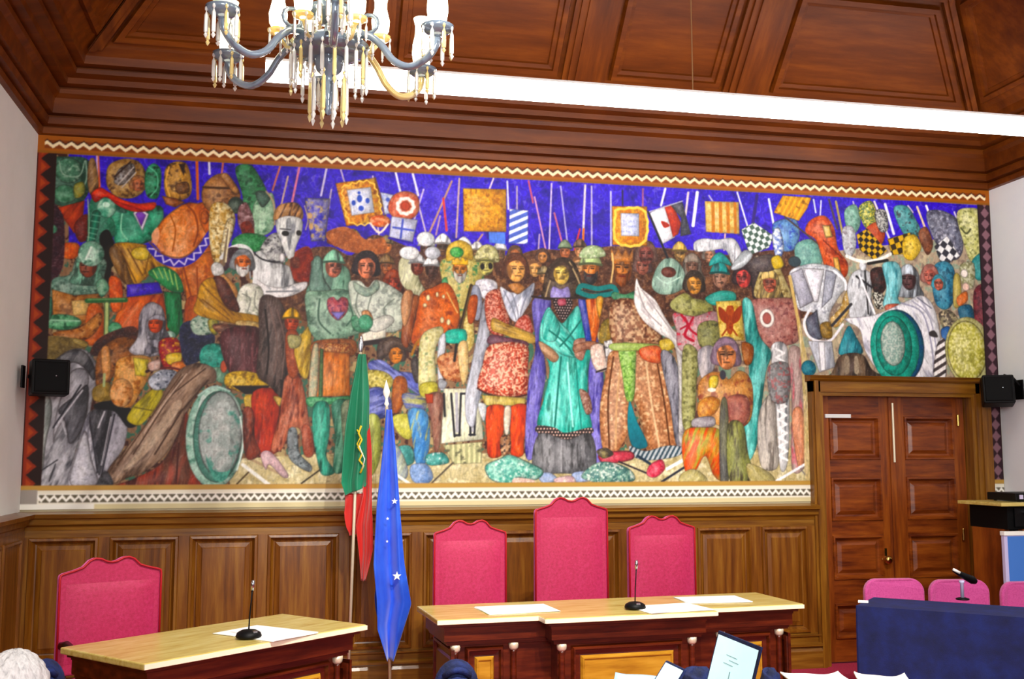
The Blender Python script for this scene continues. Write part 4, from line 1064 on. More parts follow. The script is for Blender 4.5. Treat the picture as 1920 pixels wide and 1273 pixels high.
Z f0cc60 w=22 q=75 h=4:4308,3604 4545,3611 4541,3350 4310,3344 4308,3604
p c4ccec dce0f4 a0acdc q=26:4348,3580 4504,3583 4502,3396 4350,3394
p e4e4ec f0f0f4 q=27:4590,3592 4726,3660 4804,3401 4685,3335
p a0281c c03c28 q=27:4717,3651 4790,3672 4861,3518 4832,3429 4786,3401 4760,3513
s a02818 o=0:4688,3527 4733,3520 4760,3495 4714,3476
p 2c2c38 40404c q=27:4763,3671 4873,3694 4941,3434 4850,3412 4861,3562
l 14141c w=18:4581,3600 4738,3233
l b0b0c0 w=9:4590,3601 4873,3703
p d0a450 e4c478 t=m q=23:5066,3713 5364,3720 5363,3453 5070,3458
p b87028 o=0:5122,3707 5150,3709 5149,3457 5121,3456
p b87028 o=0:5187,3711 5215,3712 5214,3455 5186,3454
p b87028 o=0:5252,3714 5280,3711 5279,3454 5251,3457
p b87028 o=0:5317,3718 5341,3715 5339,3452 5316,3456
p dce4e4 40584c t=c a=30 q=36:5377,3490 5492,3557 5668,3450 5618,3350 5447,3280
s c0c4c8 e8e8ec 8c9098 t=f a=88 q=18:4968,3369 5051,3404 5166,3400 5306,3415 5373,3321 5398,3190 5305,3186 5234,3315 5095,3301 4975,3295
s d4dce0 9ca4a8 t=f a=40 q=23:5286,3186 5401,3322 5475,3281 5398,3190 5304,3151
s 3c3438 584c48 q=32:5436,3227 5607,3296 5700,3246 5651,3165 5509,3150
p cc8c2c e4ac48 7c501c t=s a=60 q=42:5669,3647 5755,3795 6014,3791 5973,3698 5892,3586
s 4c74b0 6c9cc8 3c50b4 q=28 o=9:5672,3566 5854,3602 5898,3478 5846,3342 5713,3336 5659,3467
s e8f0f4 5068b0 t=m q=18 o=9:5650,3467 5718,3515 5751,3338 5682,3246
s 548880 7cb0a0 q=28:5867,3396 5993,3438 6087,3352 6072,3217 5890,3210 5845,3297
e 2c3c44 o=9:5843,3243 57,45
l 3c2c24 w=14:5768,3616 6125,3354
s c8a830 e0c850 o=9:5635,3261 5711,3291 5747,3204 5661,3174
s b8482c d86c44 882c18 t=m q=42:5947,3499 5998,3600 6126,3643 6210,3547 6242,3368 6326,3245 6292,3127 6138,3166 6085,3307 6041,3431
p d0a850 e0c078 o=14:6103,3560 6172,3563 6197,3465 6129,3453
p c89038 e0b058 o=14:6191,3293 6240,3295 6264,3161 6206,3168
l 5c1c10 w=9:6109,3434 6279,3288
s 5c8c78 8cb8a8 t=m q=24:6313,3698 6423,3749 6457,3595 6394,3501 6327,3544
s a8acb0 c8ccd0 786c74 t=k q=19:6288,3542 6386,3556 6410,3411 6347,3291 6291,3361
s c8b848 3c5c3c e8e080 t=k q=19:6442,3723 6554,3793 6609,3694 6584,3556 6495,3561
s a03c28 c05c3c q=29:6505,3552 6616,3612 6682,3515 6627,3403 6541,3463
p c8a030 1c140c t=c a=40 q=38:6414,3493 6514,3552 6695,3369 6573,3282 6438,3367
s 3c7c80 60a8a8 2c3438 t=m q=29:6771,3740 6893,3764 6969,3666 7024,3530 6910,3479 6824,3567
s c0c0b8 3c3c40 t=k q=19:6590,3693 6690,3717 6714,3562 6633,3531
p c8a02c 2c200c t=c a=20 q=48:6700,3470 6913,3535 6958,3426 6874,3349 6734,3334
s d0ac3c e8c858 8c7020 t=m q=29:6850,3477 6963,3518 7018,3410 6932,3297 6844,3330
s 8c5438 5c3424 q=29:6993,3529 7077,3588 7131,3443 7066,3348
s 383848 787c90 a8a8b8 t=m q=29:7083,3718 7248,3736 7397,3641 7416,3409 7329,3313 7201,3400 7115,3535
p e4e4e4 2c2c34 t=c a=55 q=53:7141,3425 7268,3523 7382,3352 7213,3244
s b4b468 d4d498 70743c t=m q=30:7371,3724 7508,3778 7600,3745 7610,3558 7609,3343 7493,3301 7428,3447
c 484c2c w=15:7405,3595 7455,3550 7498,3590
s 1c6c6c 389090 q=34:7494,3310 7622,3390 7632,3186 7527,3154
s 5c2028 742c34 3c141c q=34:7500,3052 7627,3093 7637,2725 7505,2758
s c0c0a0 787850 q=29 t=k:7378,3269 7513,3293 7502,3089 7399,3085
e e8e0d8 o=10:7416,3201 36,37
e e0c0b0 o=10:7425,3086 36,37
s 2c6c8c 4890a8 1c4c64 t=m q=44:7133,3259 7247,3300 7324,3220 7313,2990 7236,2887 7137,2920 7104,3075
s 948040 b8a858 q=29 t=f a=84:7312,3174 7373,3176 7372,2946 7299,2916
s c06030 d88050 q=24:7333,2991 7428,3049 7434,2967 7350,2918
F 3c2424 98a0a8 k=mail w=67 d=-1:6885,3130
F a05448 7c5048 k=hair w=58 d=-1:7088,3165
F 9c5444 387888 k=hair w=44:7166,3104
s 30647c 1c4c68 q=29:7339,2899 7463,2931 7488,2812 7383,2773
s 3c3430 8c8464 c8b890 t=m q=24:7153,2848 7256,2879 7334,2808 7299,2716 7197,2713
s 2c5c9c 4874b0 o=10:7167,2712 7249,2742 7255,2651 7183,2622
s c4c8cc e8ecf0 989ca8 t=m q=46:5793,3152 5928,3220 6063,3234 6227,3196 6309,3064 6228,2954 6145,2818 6099,2595 6020,2805 5869,2845 5835,2985
p a4a4b4 b8b8c4 o=9:5802,3144 5908,3192 6005,2920 5879,2854
p f0f0f4 e0e0e8 o=9:5918,3193 6110,3191 6043,2912 6005,2911
p 8c90a0 a8acb8 o=9:6120,3183 6226,3169 6169,2952 6070,2860
c f0f0f4 w=23:6197,3177 6291,3100 6298,3024
p 484858 606878 o=14:5923,2767 6031,2850 6046,2727 6071,2612 6003,2584 5939,2653
c f0f0f4 w=23:5974,2857 5913,2749 5938,2644 6013,2593 6138,2596 6258,2732
p c8ccd4 a0a4b0 t=f a=88 q=32:5937,2591 6157,2588 6178,2377 6033,2330
p ececf0 o=9:6032,2585 6089,2586 6091,2349 6043,2339
s a8803c d0b070 f0ead8 t=m q=23:6144,2774 6234,2865 6287,2992 6348,3066 6364,2959 6310,2823 6199,2704
s 6c5424 a07c38 q=18:6056,2727 6143,2747 6158,2623 6071,2621
s b4b8bc d8dce0 585c64 t=f a=80 q=28:6309,3046 6362,3165 6461,3205 6548,3145 6530,2964 6553,2803 6338,2779 6323,2913
l 181818 w=14:6480,3188 6496,2828
l 202024 w=19:6400,3140 6534,3054
l f0f0f4 w=19:6429,3141 6555,2830
l 2c2c30 w=23:6161,2721 6342,2904
e e8e8e8 d0d4d8:6462,3232 34,45
c ececE4 w=28:6318,3308 6415,3276 6523,3271 6643,3303 6724,3343
l 14100c w=24:6512,3252 6692,3287
s 3c1c18 141010 q=24:6530,3190 6650,3222 6684,3105 6641,3013 6561,3001
s 14100c e0e0d0 t=k q=24:6542,3001 6631,3004 6656,2896 6576,2876
s 58a8b0 8cd0d4 38808c t=f a=88 q=38:6640,3239 6712,3279 6800,3255 6824,3110 6778,2972 6805,2901 6636,2896 6672,3059
s b44c3c d07860 q=19:6656,2905 6786,2918 6763,2845 6673,2843
s d8d8dc f4f4f8 a4a4b4 t=f a=-60 q=65:6299,2787 6554,2821 6857,2948 7009,2998 7115,2892 7162,2621 7176,2279 6777,2273 6583,2340 6454,2515 6412,2692 6307,2752
c 9494a8 w=14:6806,2928 7002,2844 7077,2529 7075,2278
c 9494a8 w=10:6907,2949 7070,2800 7131,2395
c 606070 w=10:6958,2978 7085,2892
s 287484 3c98a4 1c5464 t=f a=80 q=28:6211,2492 6254,2626 6316,2725 6380,2629 6434,2506 6326,2468
s 3c2c24 6c5844 201814 t=f a=88 q=37:6078,2270 6148,2333 6230,2475 6424,2488 6516,2357 6650,2279
s 8c7c68 a89880 o=0:6267,2458 6306,2459 6301,2335 6263,2335
s 8c7c68 a89880 o=0:6355,2460 6384,2461 6389,2337 6350,2336
e 145c74 1c4c80 o=14:6760,2558 243,314
e 168874 30a890 q=47:6730,2557 227,309
e 1c9c84 146c5c q=28 o=9:6721,2566 168,251
e b8c4b8 7c9c90 t=k q=24 o=9:6712,2584 114,188
s 302c2c o=0:7055,2687 7106,2702 7134,2648 7063,2655
s f0ecea 3c3434 t=s a=30 q=57 o=14:7120,2575 7203,2622 7186,2279 7075,2278
e c8c48c a8a460 q=29:7422,2537 225,291
e b4b04c dcd890 8c8830 t=k q=34 o=14:7407,2536 189,259
l c8ac6c w=28:5796,3117 5857,2765 5886,2503 5927,2276
s d0bc8c b8a468 e0d4ac t=f a=88 q=32 o=0:5866,2766 5907,2547 5954,2259 5918,1444 5875,1551 5882,2067
e 2c7c8c 1c5c74 q=18:5939,2364 66,66"""
# ground coat, crowd colours and the violet-blue sky
X_, Z_ = np.meshgrid(GX, GZ)
t_ = fbm(X_/95, Z_/80)[..., None]; t2_ = fbm(X_/38+40, Z_/50+11)[..., None]; t3_ = fbm(X_/60+4, Z_/70+71)[..., None]
CV[:] = rgb('#6a4830')*(1-t_)+rgb('#94785c')*t_
CV[:] = np.where(t2_ > .60, rgb('#3a6450'), np.where(t2_ < .36, rgb('#3a1c16'), CV)); CV[:] = np.where(t3_ > .68, rgb('#a89468'), CV)
lt_ = np.clip((X_-4700)/900, 0, 1)[..., None]*.6; CV[:] = CV*(1-lt_)+(rgb('#a8a090')*(1-t2_)+rgb('#d8ccb4')*t2_)*lt_
run_mural(MURAL)
# painter's hatching over everything, then a slight softening
h_ = fbm(X_/9+3, Z_/26+5)[..., None]; CV *= (.86+.28*h_)
h2_ = fbm(X_/5+33, Z_/7+15)[..., None]; CV *= (.92+.18*h2_)
# frame of painted ornament: red triangles at the sides, ochre zigzag above, cream lattice below
x, z = X_, Z_-ZW*1000; HH = (ZT-ZW)*1000
def put(mask, col): CV[mask] = rgb(col)
L_ = x < 132; put(L_, '#200c08')
tt = (z % 118)/118; put(L_ & (x > 6) & (x < 6+88*(1-np.abs(tt-.5)*1.5)), '#8a3220'); put(L_ & (x > 30) & (x < 6+60*(1-np.abs(tt-.5)*2)), '#a8492c')
R_ = x > 7575; put(R_, '#2e1a22'); dz = np.abs((z % 96)/96-.5)*2; put(R_ & (np.abs(x-7645) < 42*(1-dz)), '#82606a'); put(R_ & (x > 7575) & (x < 7583), '#120808')
T_ = z > HH-130; put(T_, '#a05c26'); put(T_ & (z < HH-112), '#8c5a24')
zc = HH-66; per = 82; zz = (np.abs(((x+.25*per) % per)/per-.5)*4-1)*15
put(T_ & (x > 45) & (x < 7660) & (np.abs(z-zc) < 30), '#7c3c1a')
put(T_ & (x > 45) & (x < 7660) & (np.abs(z-zc-zz-12) < 12), '#3a1c10'); put(T_ & (x > 45) & (x < 7660) & (np.abs(z-zc-zz) < 14), '#f4e4bc')
B_ = z < 165; put(B_, '#a9824e'); put(B_ & (z > 132) & (z < 160), '#b8924e'); put(B_ & (z < 128), '#e6e1cf')
cz = z-74; zz = (np.abs((x % 54)/54-.5)*4-1)*15
put(B_ & (np.abs(cz) < 27) & (x > 120) & (np.abs(cz-zz) > 13), '#5c5646'); put(B_ & (np.abs(cz) < 33) & (np.abs(cz) > 27), '#f0ece0'); put(B_ & (np.abs(cz-zz) < 12), '#f6f3ea')
put(B_ & (z < 34), '#cfc39a')
put(B_ & (z < 135) & (x < 110), '#98918a'); put(B_ & (z < 36) & (x < 480), '#eeece2')
# soften
for _ in range(1):
    K = CV.copy(); K[1:-1,1:-1] = (CV[1:-1,1:-1]*4+CV[:-2,1:-1]*2+CV[2:,1:-1]*2+CV[1:-1,:-2]*2+CV[1:-1,2:]*2+CV[:-2,:-2]+CV[2:,2:]+CV[:-2,2:]+CV[2:,:-2])/16; CV = K
CV = np.clip(CV, 0, 1)
LINC = np.where(CV <= .04045, CV/12.92, ((CV+.055)/1.055)**2.4)
def build_mural():
    vx, vz = np.meshgrid(GX/1000, GZ/1000); co = np.stack([vx, np.full_like(vx, -.004), vz], -1).reshape(-1, 3).astype(np.float32)
    i = np.arange(NX*NZ).reshape(NZ, NX); q = np.stack([i[:-1,:-1], i[:-1,1:], i[1:,1:], i[1:,:-1]], -1)
    cx = vx[:-1,:-1]; cz_ = vz[:-1,:-1]; keep = ~((cx > 5.96) & (cx < 7.52) & (cz_ < 2.27)); q = q[keep].reshape(-1, 4)
    me = bpy.data.meshes.new('mural'); me.vertices.add(len(co)); me.vertices.foreach_set('co', co.ravel())
    me.loops.add(q.size); me.loops.foreach_set('vertex_index', q.ravel().astype(np.int32)); me.polygons.add(len(q))
    me.polygons.foreach_set('loop_start', (np.arange(len(q))*4).astype(np.int32)); me.update(calc_edges=True)
    ca = me.color_attributes.new('paint', 'FLOAT_COLOR', 'POINT')
    ca.data.foreach_set('color', np.concatenate([LINC.reshape(-1, 3), np.ones((NX*NZ, 1))], 1).astype(np.float32).ravel())
    m = mat('mural_paint', '#808080', .45, spec=.3); nt = m.node_tree; b = nt.nodes['Principled BSDF']
    at_ = nt.nodes.new('ShaderNodeAttribute'); at_.attribute_name = 'paint'
    hs = nt.nodes.new('ShaderNodeHueSaturation'); hs.inputs['Saturation'].default_value = 1.08; hs.inputs['Value'].default_value = 1.1
    nt.links.new(at_.outputs['Color'], hs.inputs['Color']); nt.links.new(hs.outputs[0], b.inputs['Base Color'])
    tc = nt.nodes.new('ShaderNodeTexCoord'); nz = nt.nodes.new('ShaderNodeTexNoise'); nz.inputs['Scale'].default_value = 60; bp = nt.nodes.new('ShaderNodeBump'); bp.inputs['Strength'].default_value = .12; bp.inputs['Distance'].default_value = .004
    nt.links.new(tc.outputs['Object'], nz.inputs['Vector']); nt.links.new(nz.outputs['Fac'], bp.inputs['Height']); nt.links.new(bp.outputs[0], b.inputs['Normal'])
    me.materials.append(m); o = bpy.data.objects.new('mural', me); COL.objects.link(o)
    tag(o, 'large painted mural of a crowd of medieval figures, horses and banners covering the back wall', 'mural')
build_mural()
# ------------------------------------------------------------------ linear pendant lamp and chandelier
def pendant(TY, x0, x1, label):
    lp = empty('linear_pendant_lamp', (0,TY,0)); tag(lp, label, 'lamp')
    MB().box(x0, x1, -.035, .035, 3.925, 4.045).build('diffuser', 'tube', lp, bevel=.012)
    MB().box(x0, x1, -.03, .03, 4.046, 4.062).build('housing', 'tube_e', lp)
    for x in (4.37, x0+.3, x1-.35): MB().tube([(x,0,4.06),(x,0,TZ)], .0045, 6).build('suspension_wire', 'wire', lp)
pendant(-1.5, 1.60, 7.35, 'long white glowing linear tube lamp hanging across in front of the mural')
pendant(-4.9, 4.2, 7.35, 'added unseen linear tube lamp brightening the front desks, nearer the viewer')  # extra lamp added above the view to brighten the desks
def fill_spot(x, y, tx, ty, e, label):  # spotlights added out of view to brighten desk tops and papers
    r = empty('fill_spotlight', (x,y,TZ)); tag(r, label, 'spotlight', 'added unseen spotlights brightening the desks')
    MB().lathe([(.045,-.10),(.06,-.10),(.065,0),(.05,0)], n=20).build('housing', 'tube_e', r, smooth=True)
    MB().lathe([(.044,-.095),(.044,-.09)], n=20).build('lens', 'bulb', r)
    d_ = bpy.data.lights.new('spot', 'SPOT'); d_.energy = e; d_.spot_size = 1.0; d_.spot_blend = .6; d_.shadow_soft_size = .05; d_.color = (1,.96,.88)
    o_ = bpy.data.objects.new('spot', d_); COL.objects.link(o_); o_.parent = r; o_.location = (0,0,-.12)
    o_.rotation_euler = (Vector((tx,ty,.75))-Vector((x,y,TZ-.12))).to_track_quat('-Z', 'Y').to_euler()
fill_spot(2.6, -5.6, 1.6, -2.45, 420, 'added unseen spotlight brightening the angled desk')
fill_spot(3.2, -5.6, 3.15, -1.85, 460, 'added unseen spotlight brightening the left end of the long desk')
fill_spot(4.5, -5.5, 4.35, -1.8, 430, 'added unseen spotlight brightening the right end of the long desk')
fill_spot(5.4, -5.0, 6.0, -1.9, 150, 'added unseen spotlight brightening the blue table')

CX, CY = 1.925, -3.0
ch = empty('chandelier', (CX, CY, 3.535)); tag(ch, 'lit crystal chandelier with curved glass arms, prism drops and candle bulbs hanging near the ceiling', 'chandelier')
st = MB()
st.lathe([(.008,TZ-3.55),(.008,1.0)], n=10)
st.lathe([(.0,-.29),(.016,-.28),(.012,-.25),(.02,-.22),(.035,-.17),(.02,-.13),(.03,-.10),(.06,-.07),(.075,-.02),(.06,.02),(.03,.05),(.022,.09),(.03,.12),(.018,.16),(.03,.22),(.05,.26),(.045,.30),(.02,.34),(.016,.42),(.035,.47),(.06,.52),(.035,.57),(.014,.62),(.012,.8),(.03,.84),(.04,.9),(.01,1.0)], n=18)
st.build('stem', 'glass_d', ch, smooth=True)
bw = MB(); bw.lathe([(.02,.16),(.06,.165),(.115,.19),(.135,.215),(.13,.215),(.11,.195),(.05,.175),(.02,.17)], n=24, close=False)
bw.lathe([(.03,-.02),(.10,-.015),(.165,.01),(.19,.045),(.183,.045),(.155,.018),(.09,-.005),(.03,-.01)], n=28, close=False)
bw.build('bowl', 'glass_d', ch, smooth=True)
def prism_drop(mb, x, y, z, L, r=.008):
    n = 6
    mb.lathe([(.0015,z),(r*.55,z-.010),(r*.9,z-.018),(r,z-L*.6),(r*.95,z-L*.78),(r*.45,z-L*.82),(r*1.05,z-L*.88),(r*.5,z-L*.96),(.001,z-L)], (x,y,0), n)
    mb.lathe([(.002,z+.024),(.007,z+.018),(.007,z+.008),(.002,z)], (x,y,0), 6)
for k in range(20):
    a = 2*PI*k/20+.1; m_ = MB(); prism_drop(m_, .178*math.cos(a), .178*math.sin(a), -.0, .165+.03*(k % 2), .0095)
    m_.build('prism_drop', 'glass_y' if k % 3 == 0 else 'glass', ch)
for k in range(10):
    a = 2*PI*k/10; m_ = MB(); prism_drop(m_, .085*math.cos(a), .085*math.sin(a), -.11, .22, .010)
    m_.build('prism_drop', 'glass_y' if k % 2 else 'glass', ch)
for k in range(12):
    a = 2*PI*k/12; m_ = MB(); prism_drop(m_, .125*math.cos(a), .125*math.sin(a), .18, .12, .007)
    m_.build('prism_drop', 'glass_y' if k % 2 else 'glass', ch)
def arm_curve(a, r1=.55):
    P = []
    key = [(.06,.02),(.13,.075),(.20,.075),(.27,.02),(.33,-.06),(.41,-.10),(.49,-.075),(.54,-.02),(r1,.03)]
    for i in range(len(key)-1):
        p0 = key[max(i-1,0)]; p1 = key[i]; p2 = key[i+1]; p3 = key[min(i+2,len(key)-1)]
        for t in (0,.25,.5,.75):
            f = lambda a0,a1,a2,a3: .5*((2*a1)+(-a0+a2)*t+(2*a0-5*a1+4*a2-a3)*t*t+(-a0+3*a1-3*a2+a3)*t**3)
            P.append((f(p0[0],p1[0],p2[0],p3[0]), f(p0[1],p1[1],p2[1],p3[1])))
    P.append(key[-1])
    return [(r*math.cos(a), r*math.sin(a), z) for r, z in P]
CA = math.atan2(-7.917-CY, 1.7412-CX)
for k in range(6):
    a = CA+k*PI/3+.04
    path = arm_curve(a); ca, sa = math.cos(a), math.sin(a)
    ar = MB().tube(path, .0175, 10); 
    sc = [(r_*ca, r_*sa, z_) for r_, z_ in [(.20+.05*math.cos(q), .13+.045*math.sin(q)) for q in [i*PI/6 for i in range(-3, 9)]]]
    ar.tube(sc, .010, 8)
    arm = ar.build('arm', 'glass_y' if k in (2,3) else 'glass_d', ch, smooth=True)
    ex, ey = .55*ca, .55*sa
    cp = MB(); cp.lathe([(.012,.02),(.02,.035),(.05,.042),(.07,.058),(.076,.075),(.07,.075),(.05,.055),(.015,.05)], (ex,ey,0), 20, close=False)
    cp.build('drip_cup', 'glass_d', arm, smooth=True)
    cn = MB(); cn.lathe([(.014,.05),(.018,.06),(.013,.075),(.013,.17),(.016,.175)], (ex,ey,0), 14); cn.build('candle_tube', 'shade', arm, smooth=True)
    bl = MB(); bl.lathe([(.008,.175),(.018,.195),(.021,.215),(.015,.245),(.004,.27),(.001,.275)], (ex,ey,0), 14); bl.build('bulb', 'bulb', arm, smooth=True)
    hs = MB(); hs.lathe([(.025,.08),(.042,.10),(.050,.15),(.047,.20),(.036,.25),(.034,.30),(.044,.34),(.041,.34),(.031,.30),(.033,.25),(.044,.20),(.047,.15),(.039,.10),(.022,.08)], (ex,ey,0), 18, close=False)
    hs.build('glass_shade', 'shade' if k != 5 else 'glass', arm, smooth=True)
    for j in range(8):
        q = 2*PI*j/8+.3; m_ = MB(); prism_drop(m_, ex+.070*math.cos(q), ey+.070*math.sin(q), .045, .12+.015*(j % 2), .0095)
        m_.build('prism_drop', 'glass_y' if j % 3 == 0 else 'glass', arm)
    pld = bpy.data.lights.new('candle_glow', 'POINT'); pld.energy = 11; pld.color = (1,.86,.55); pld.shadow_soft_size = .03
    po = bpy.data.objects.new('candle_glow', pld); COL.objects.link(po); po.parent = arm; po.location = (ex, ey, .30)
# inner candles round the stem
for k in range(6):
    a = CA+(k+.5)*PI/3; ex, ey = .24*math.cos(a), .24*math.sin(a); dzz = -.14
    ar = MB().tube([(.03*math.cos(a),.03*math.sin(a),.20),(.11*math.cos(a),.11*math.sin(a),.16),(.20*math.cos(a),.20*math.sin(a),.17),(ex,ey,.23)], .009, 8)
    ar.lathe([(.01,.22),(.045,.235),(.05,.25),(.045,.25),(.01,.24)], (ex,ey,0), 16, close=False)
    arm = ar.build('inner_arm', 'glass_y', ch, smooth=True); arm.location.z = dzz
    cn = MB(); cn.lathe([(.012,.24),(.013,.34),(.018,.36),(.021,.385),(.012,.42),(.002,.445)], (ex,ey,0), 12); cn.build('bulb', 'bulb', arm, smooth=True)
    hs = MB(); hs.lathe([(.022,.25),(.04,.28),(.044,.33),(.03,.39),(.03,.42),(.036,.45),(.033,.45),(.026,.42),(.026,.39),(.04,.33),(.036,.28),(.018,.25)], (ex,ey,0), 14, close=False)
    hs.build('glass_shade', 'shade', arm, smooth=True)
    for j in range(5):
        q = 2*PI*j/5; m_ = MB(); prism_drop(m_, ex+.045*math.cos(q), ey+.045*math.sin(q), .225, .085, .0065); m_.build('prism_drop', 'glass', arm)

# ------------------------------------------------------------------ speakers
def speaker(loc, rz, tilt, wall_dx, label):
    r = empty('wall_speaker', loc, rz); tag(r, label, 'speaker', 'wall speakers')
    c = MB(); c.prism([(-.12,-.06,-.125),(.12,-.06,-.125),(.12,-.06,.115),(-.12,-.06,.115)], (0,.15,0), True)
    cab = c.build('cabinet', 'black', r, bevel=.012); cab.rotation_euler = (tilt, 0, 0)
    g = MB(); g.rings([(-.105,-.061,-.11),(.105,-.061,-.11),(.105,-.061,.10),(-.105,-.061,.10)], (0,-1,0), [(0,0),(.004,.007),(.012,.009),(.02,.010)])
    g.build('grille', 'black_m', cab)
    b = MB(); b.sphere((.03,-.072,.0), .006, 8); b.build('badge', 'steel', cab)
    return r
s1 = speaker((.20,-.24,2.19), .35, -.06, 0, 'black box speaker on the left wall beside the mural')
br = MB(); br.tube([(-.01,.0,.0),(-.08,.02,.0),(-.13,-.02,.0)], .014, 8); br.prism([(-.175,-.04,-.075),(-.175,.04,-.075),(-.175,.04,.075),(-.175,-.04,.075)], (.012,0,0)); o_ = br.build('wall_bracket', 'black', s1); o_.rotation_euler = (0,0,-.35)
s2 = speaker((7.49,-.26,2.19), -.5, -.22, 0, 'black box speaker on the right wall above the door corner')
br = MB(); br.tube([(.02,.02,.0),(.10,.04,.01),(.16,.0,.02)], .016, 8); br.prism([(.195,-.05,-.075),(.195,.05,-.075),(.195,.05,.085),(.195,-.05,.085)], (.012,0,0)); br.tube([(.05,-.02,.12),(.13,-.02,.10),(.19,-.02,.04)], .012, 8); o_ = br.build('wall_bracket', 'black', s2); o_.rotation_euler = (0,0,.5)

# ------------------------------------------------------------------ desks
def desk(name, loc, rz, secs, depth, h, label, base_z=0):
    """secs: list of (u0,u1,forward) running left to right along the front; local x along front, y to the back"""
    r = empty(name, loc, rz); tag(r, label, 'desk')
    u0, u1 = secs[0][0], secs[-1][1]
    pts = []
    for a, b, f in secs: pts += [(a,-f), (b,-f)]
    pts += [(u1, depth), (u0, depth)]
    tp = MB(); tp.prism([(x,y,h-.03) for x, y in pts], (0,0,.03)); tp.build('desktop', 'top', r, bevel=.006)
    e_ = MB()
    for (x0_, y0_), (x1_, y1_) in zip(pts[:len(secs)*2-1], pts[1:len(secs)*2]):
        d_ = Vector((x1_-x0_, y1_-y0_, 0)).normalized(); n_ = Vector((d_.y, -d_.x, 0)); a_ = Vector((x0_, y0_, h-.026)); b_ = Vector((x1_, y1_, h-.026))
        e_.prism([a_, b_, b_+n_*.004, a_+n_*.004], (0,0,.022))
    e_.build('edge_glare_strip', 'edge', r)  # pale strips along the front edges, painted in as glare
    c = MB()
    def zone(d, z0, z1):
        q = []
        for k, (a, b, f) in enumerate(secs):
            aa = a+(d if (k == 0 or f > secs[k-1][2]) else -d); bb = b-(d if (k == len(secs)-1 or f > secs[k+1][2]) else -d)
            q += [(aa,-f+d), (bb,-f+d)]
        q += [(u1-d, depth-.02), (u0+d, depth-.02)]
        c.prism([(x,y,z0) for x, y in q], (0,0,z1-z0))
    zone(.025, h-.045, h-.03); zone(.045, h-.06, h-.045); zone(.05, h-.125, h-.06); zone(.065, h-.14, h-.125); zone(.07, h-.15, h-.14)
    zone(.10, base_z+.08, h-.15); zone(.06, base_z, base_z+.07); zone(.08, base_z+.07, base_z+.085)
    c.build('carcass', 'desk', r)
    z1 = h-.165; z0 = base_z+.12
    for a, b, f in secs:
        pw = .075
        P = MB(); P.rings([(a+.10+pw,-f+.10,z0),(b-.10-pw,-f+.10,z0),(b-.10-pw,-f+.10,z1),(a+.10+pw,-f+.10,z1)], (0,-1,0),
              [(0,0),(.012,.026),(.02,.026),(.028,.004),(.05,.001),(.055,.002)])
        fr_ = P.build('panel_frame', 'desk', r)
        Q = MB(); Q.rings([(a+.10+pw+.055,-f+.099,z0+.055),(b-.10-pw-.055,-f+.099,z0+.055),(b-.10-pw-.055,-f+.099,z1-.055),(a+.10+pw+.055,-f+.099,z1-.055)], (0,-1,0),
              [(0,0),(.012,.018),(.018,.018),(.024,.010),(.03,.010)]); Q.build('raised_field', 'desk_panel', fr_)
        for x in (a+.10+.02, b-.10-.02):
            k_ = MB(); k_.lathe([(.026,base_z+.085),(.026,base_z+.11),(.017,base_z+.12),(.019,base_z+.3),(.016,h-.20),(.017,h-.19)], (x,-f+.09,0), 14)
            col_ = k_.build('column', 'desk', r, smooth=True)
            q_ = MB(); q_.lathe([(.017,h-.19),(.026,h-.18),(.028,h-.165),(.028,h-.15)], (x,-f+.09,0), 14); q_.build('capital', 'cap', col_, smooth=True)
    for x, s_ in ((u0+.10, -1), (u1-.10, 1)):      # end panels
        cs = [(x,.02,z0),(x,depth-.08,z0),(x,depth-.08,z1),(x,.02,z1)]
        if s_ < 0: cs.reverse()
        MB().rings(cs, (s_,0,0), [(0,0),(.003,.018),(.016,.02),(.024,.002),(.05,.001),(.06,.012)]).build('end_panel', 'desk', r)
    return r
A2 = math.atan2(.15, 2.21)
d2 = desk('bench_desk', (2.58,-2.17,0), A2, [(0,.57,0),(.57,1.59,.12),(1.59,2.215,0)], .57, .78, 'long stepped dark wooden desk with pale top in front of three red chairs')
A1 = math.atan2(.86, 1.0)
d1 = desk('bench_desk', (1.2,-3.10,0), A1, [(0,1.32,0)], .655, .78, 'angled single dark wooden desk with pale top at the left')

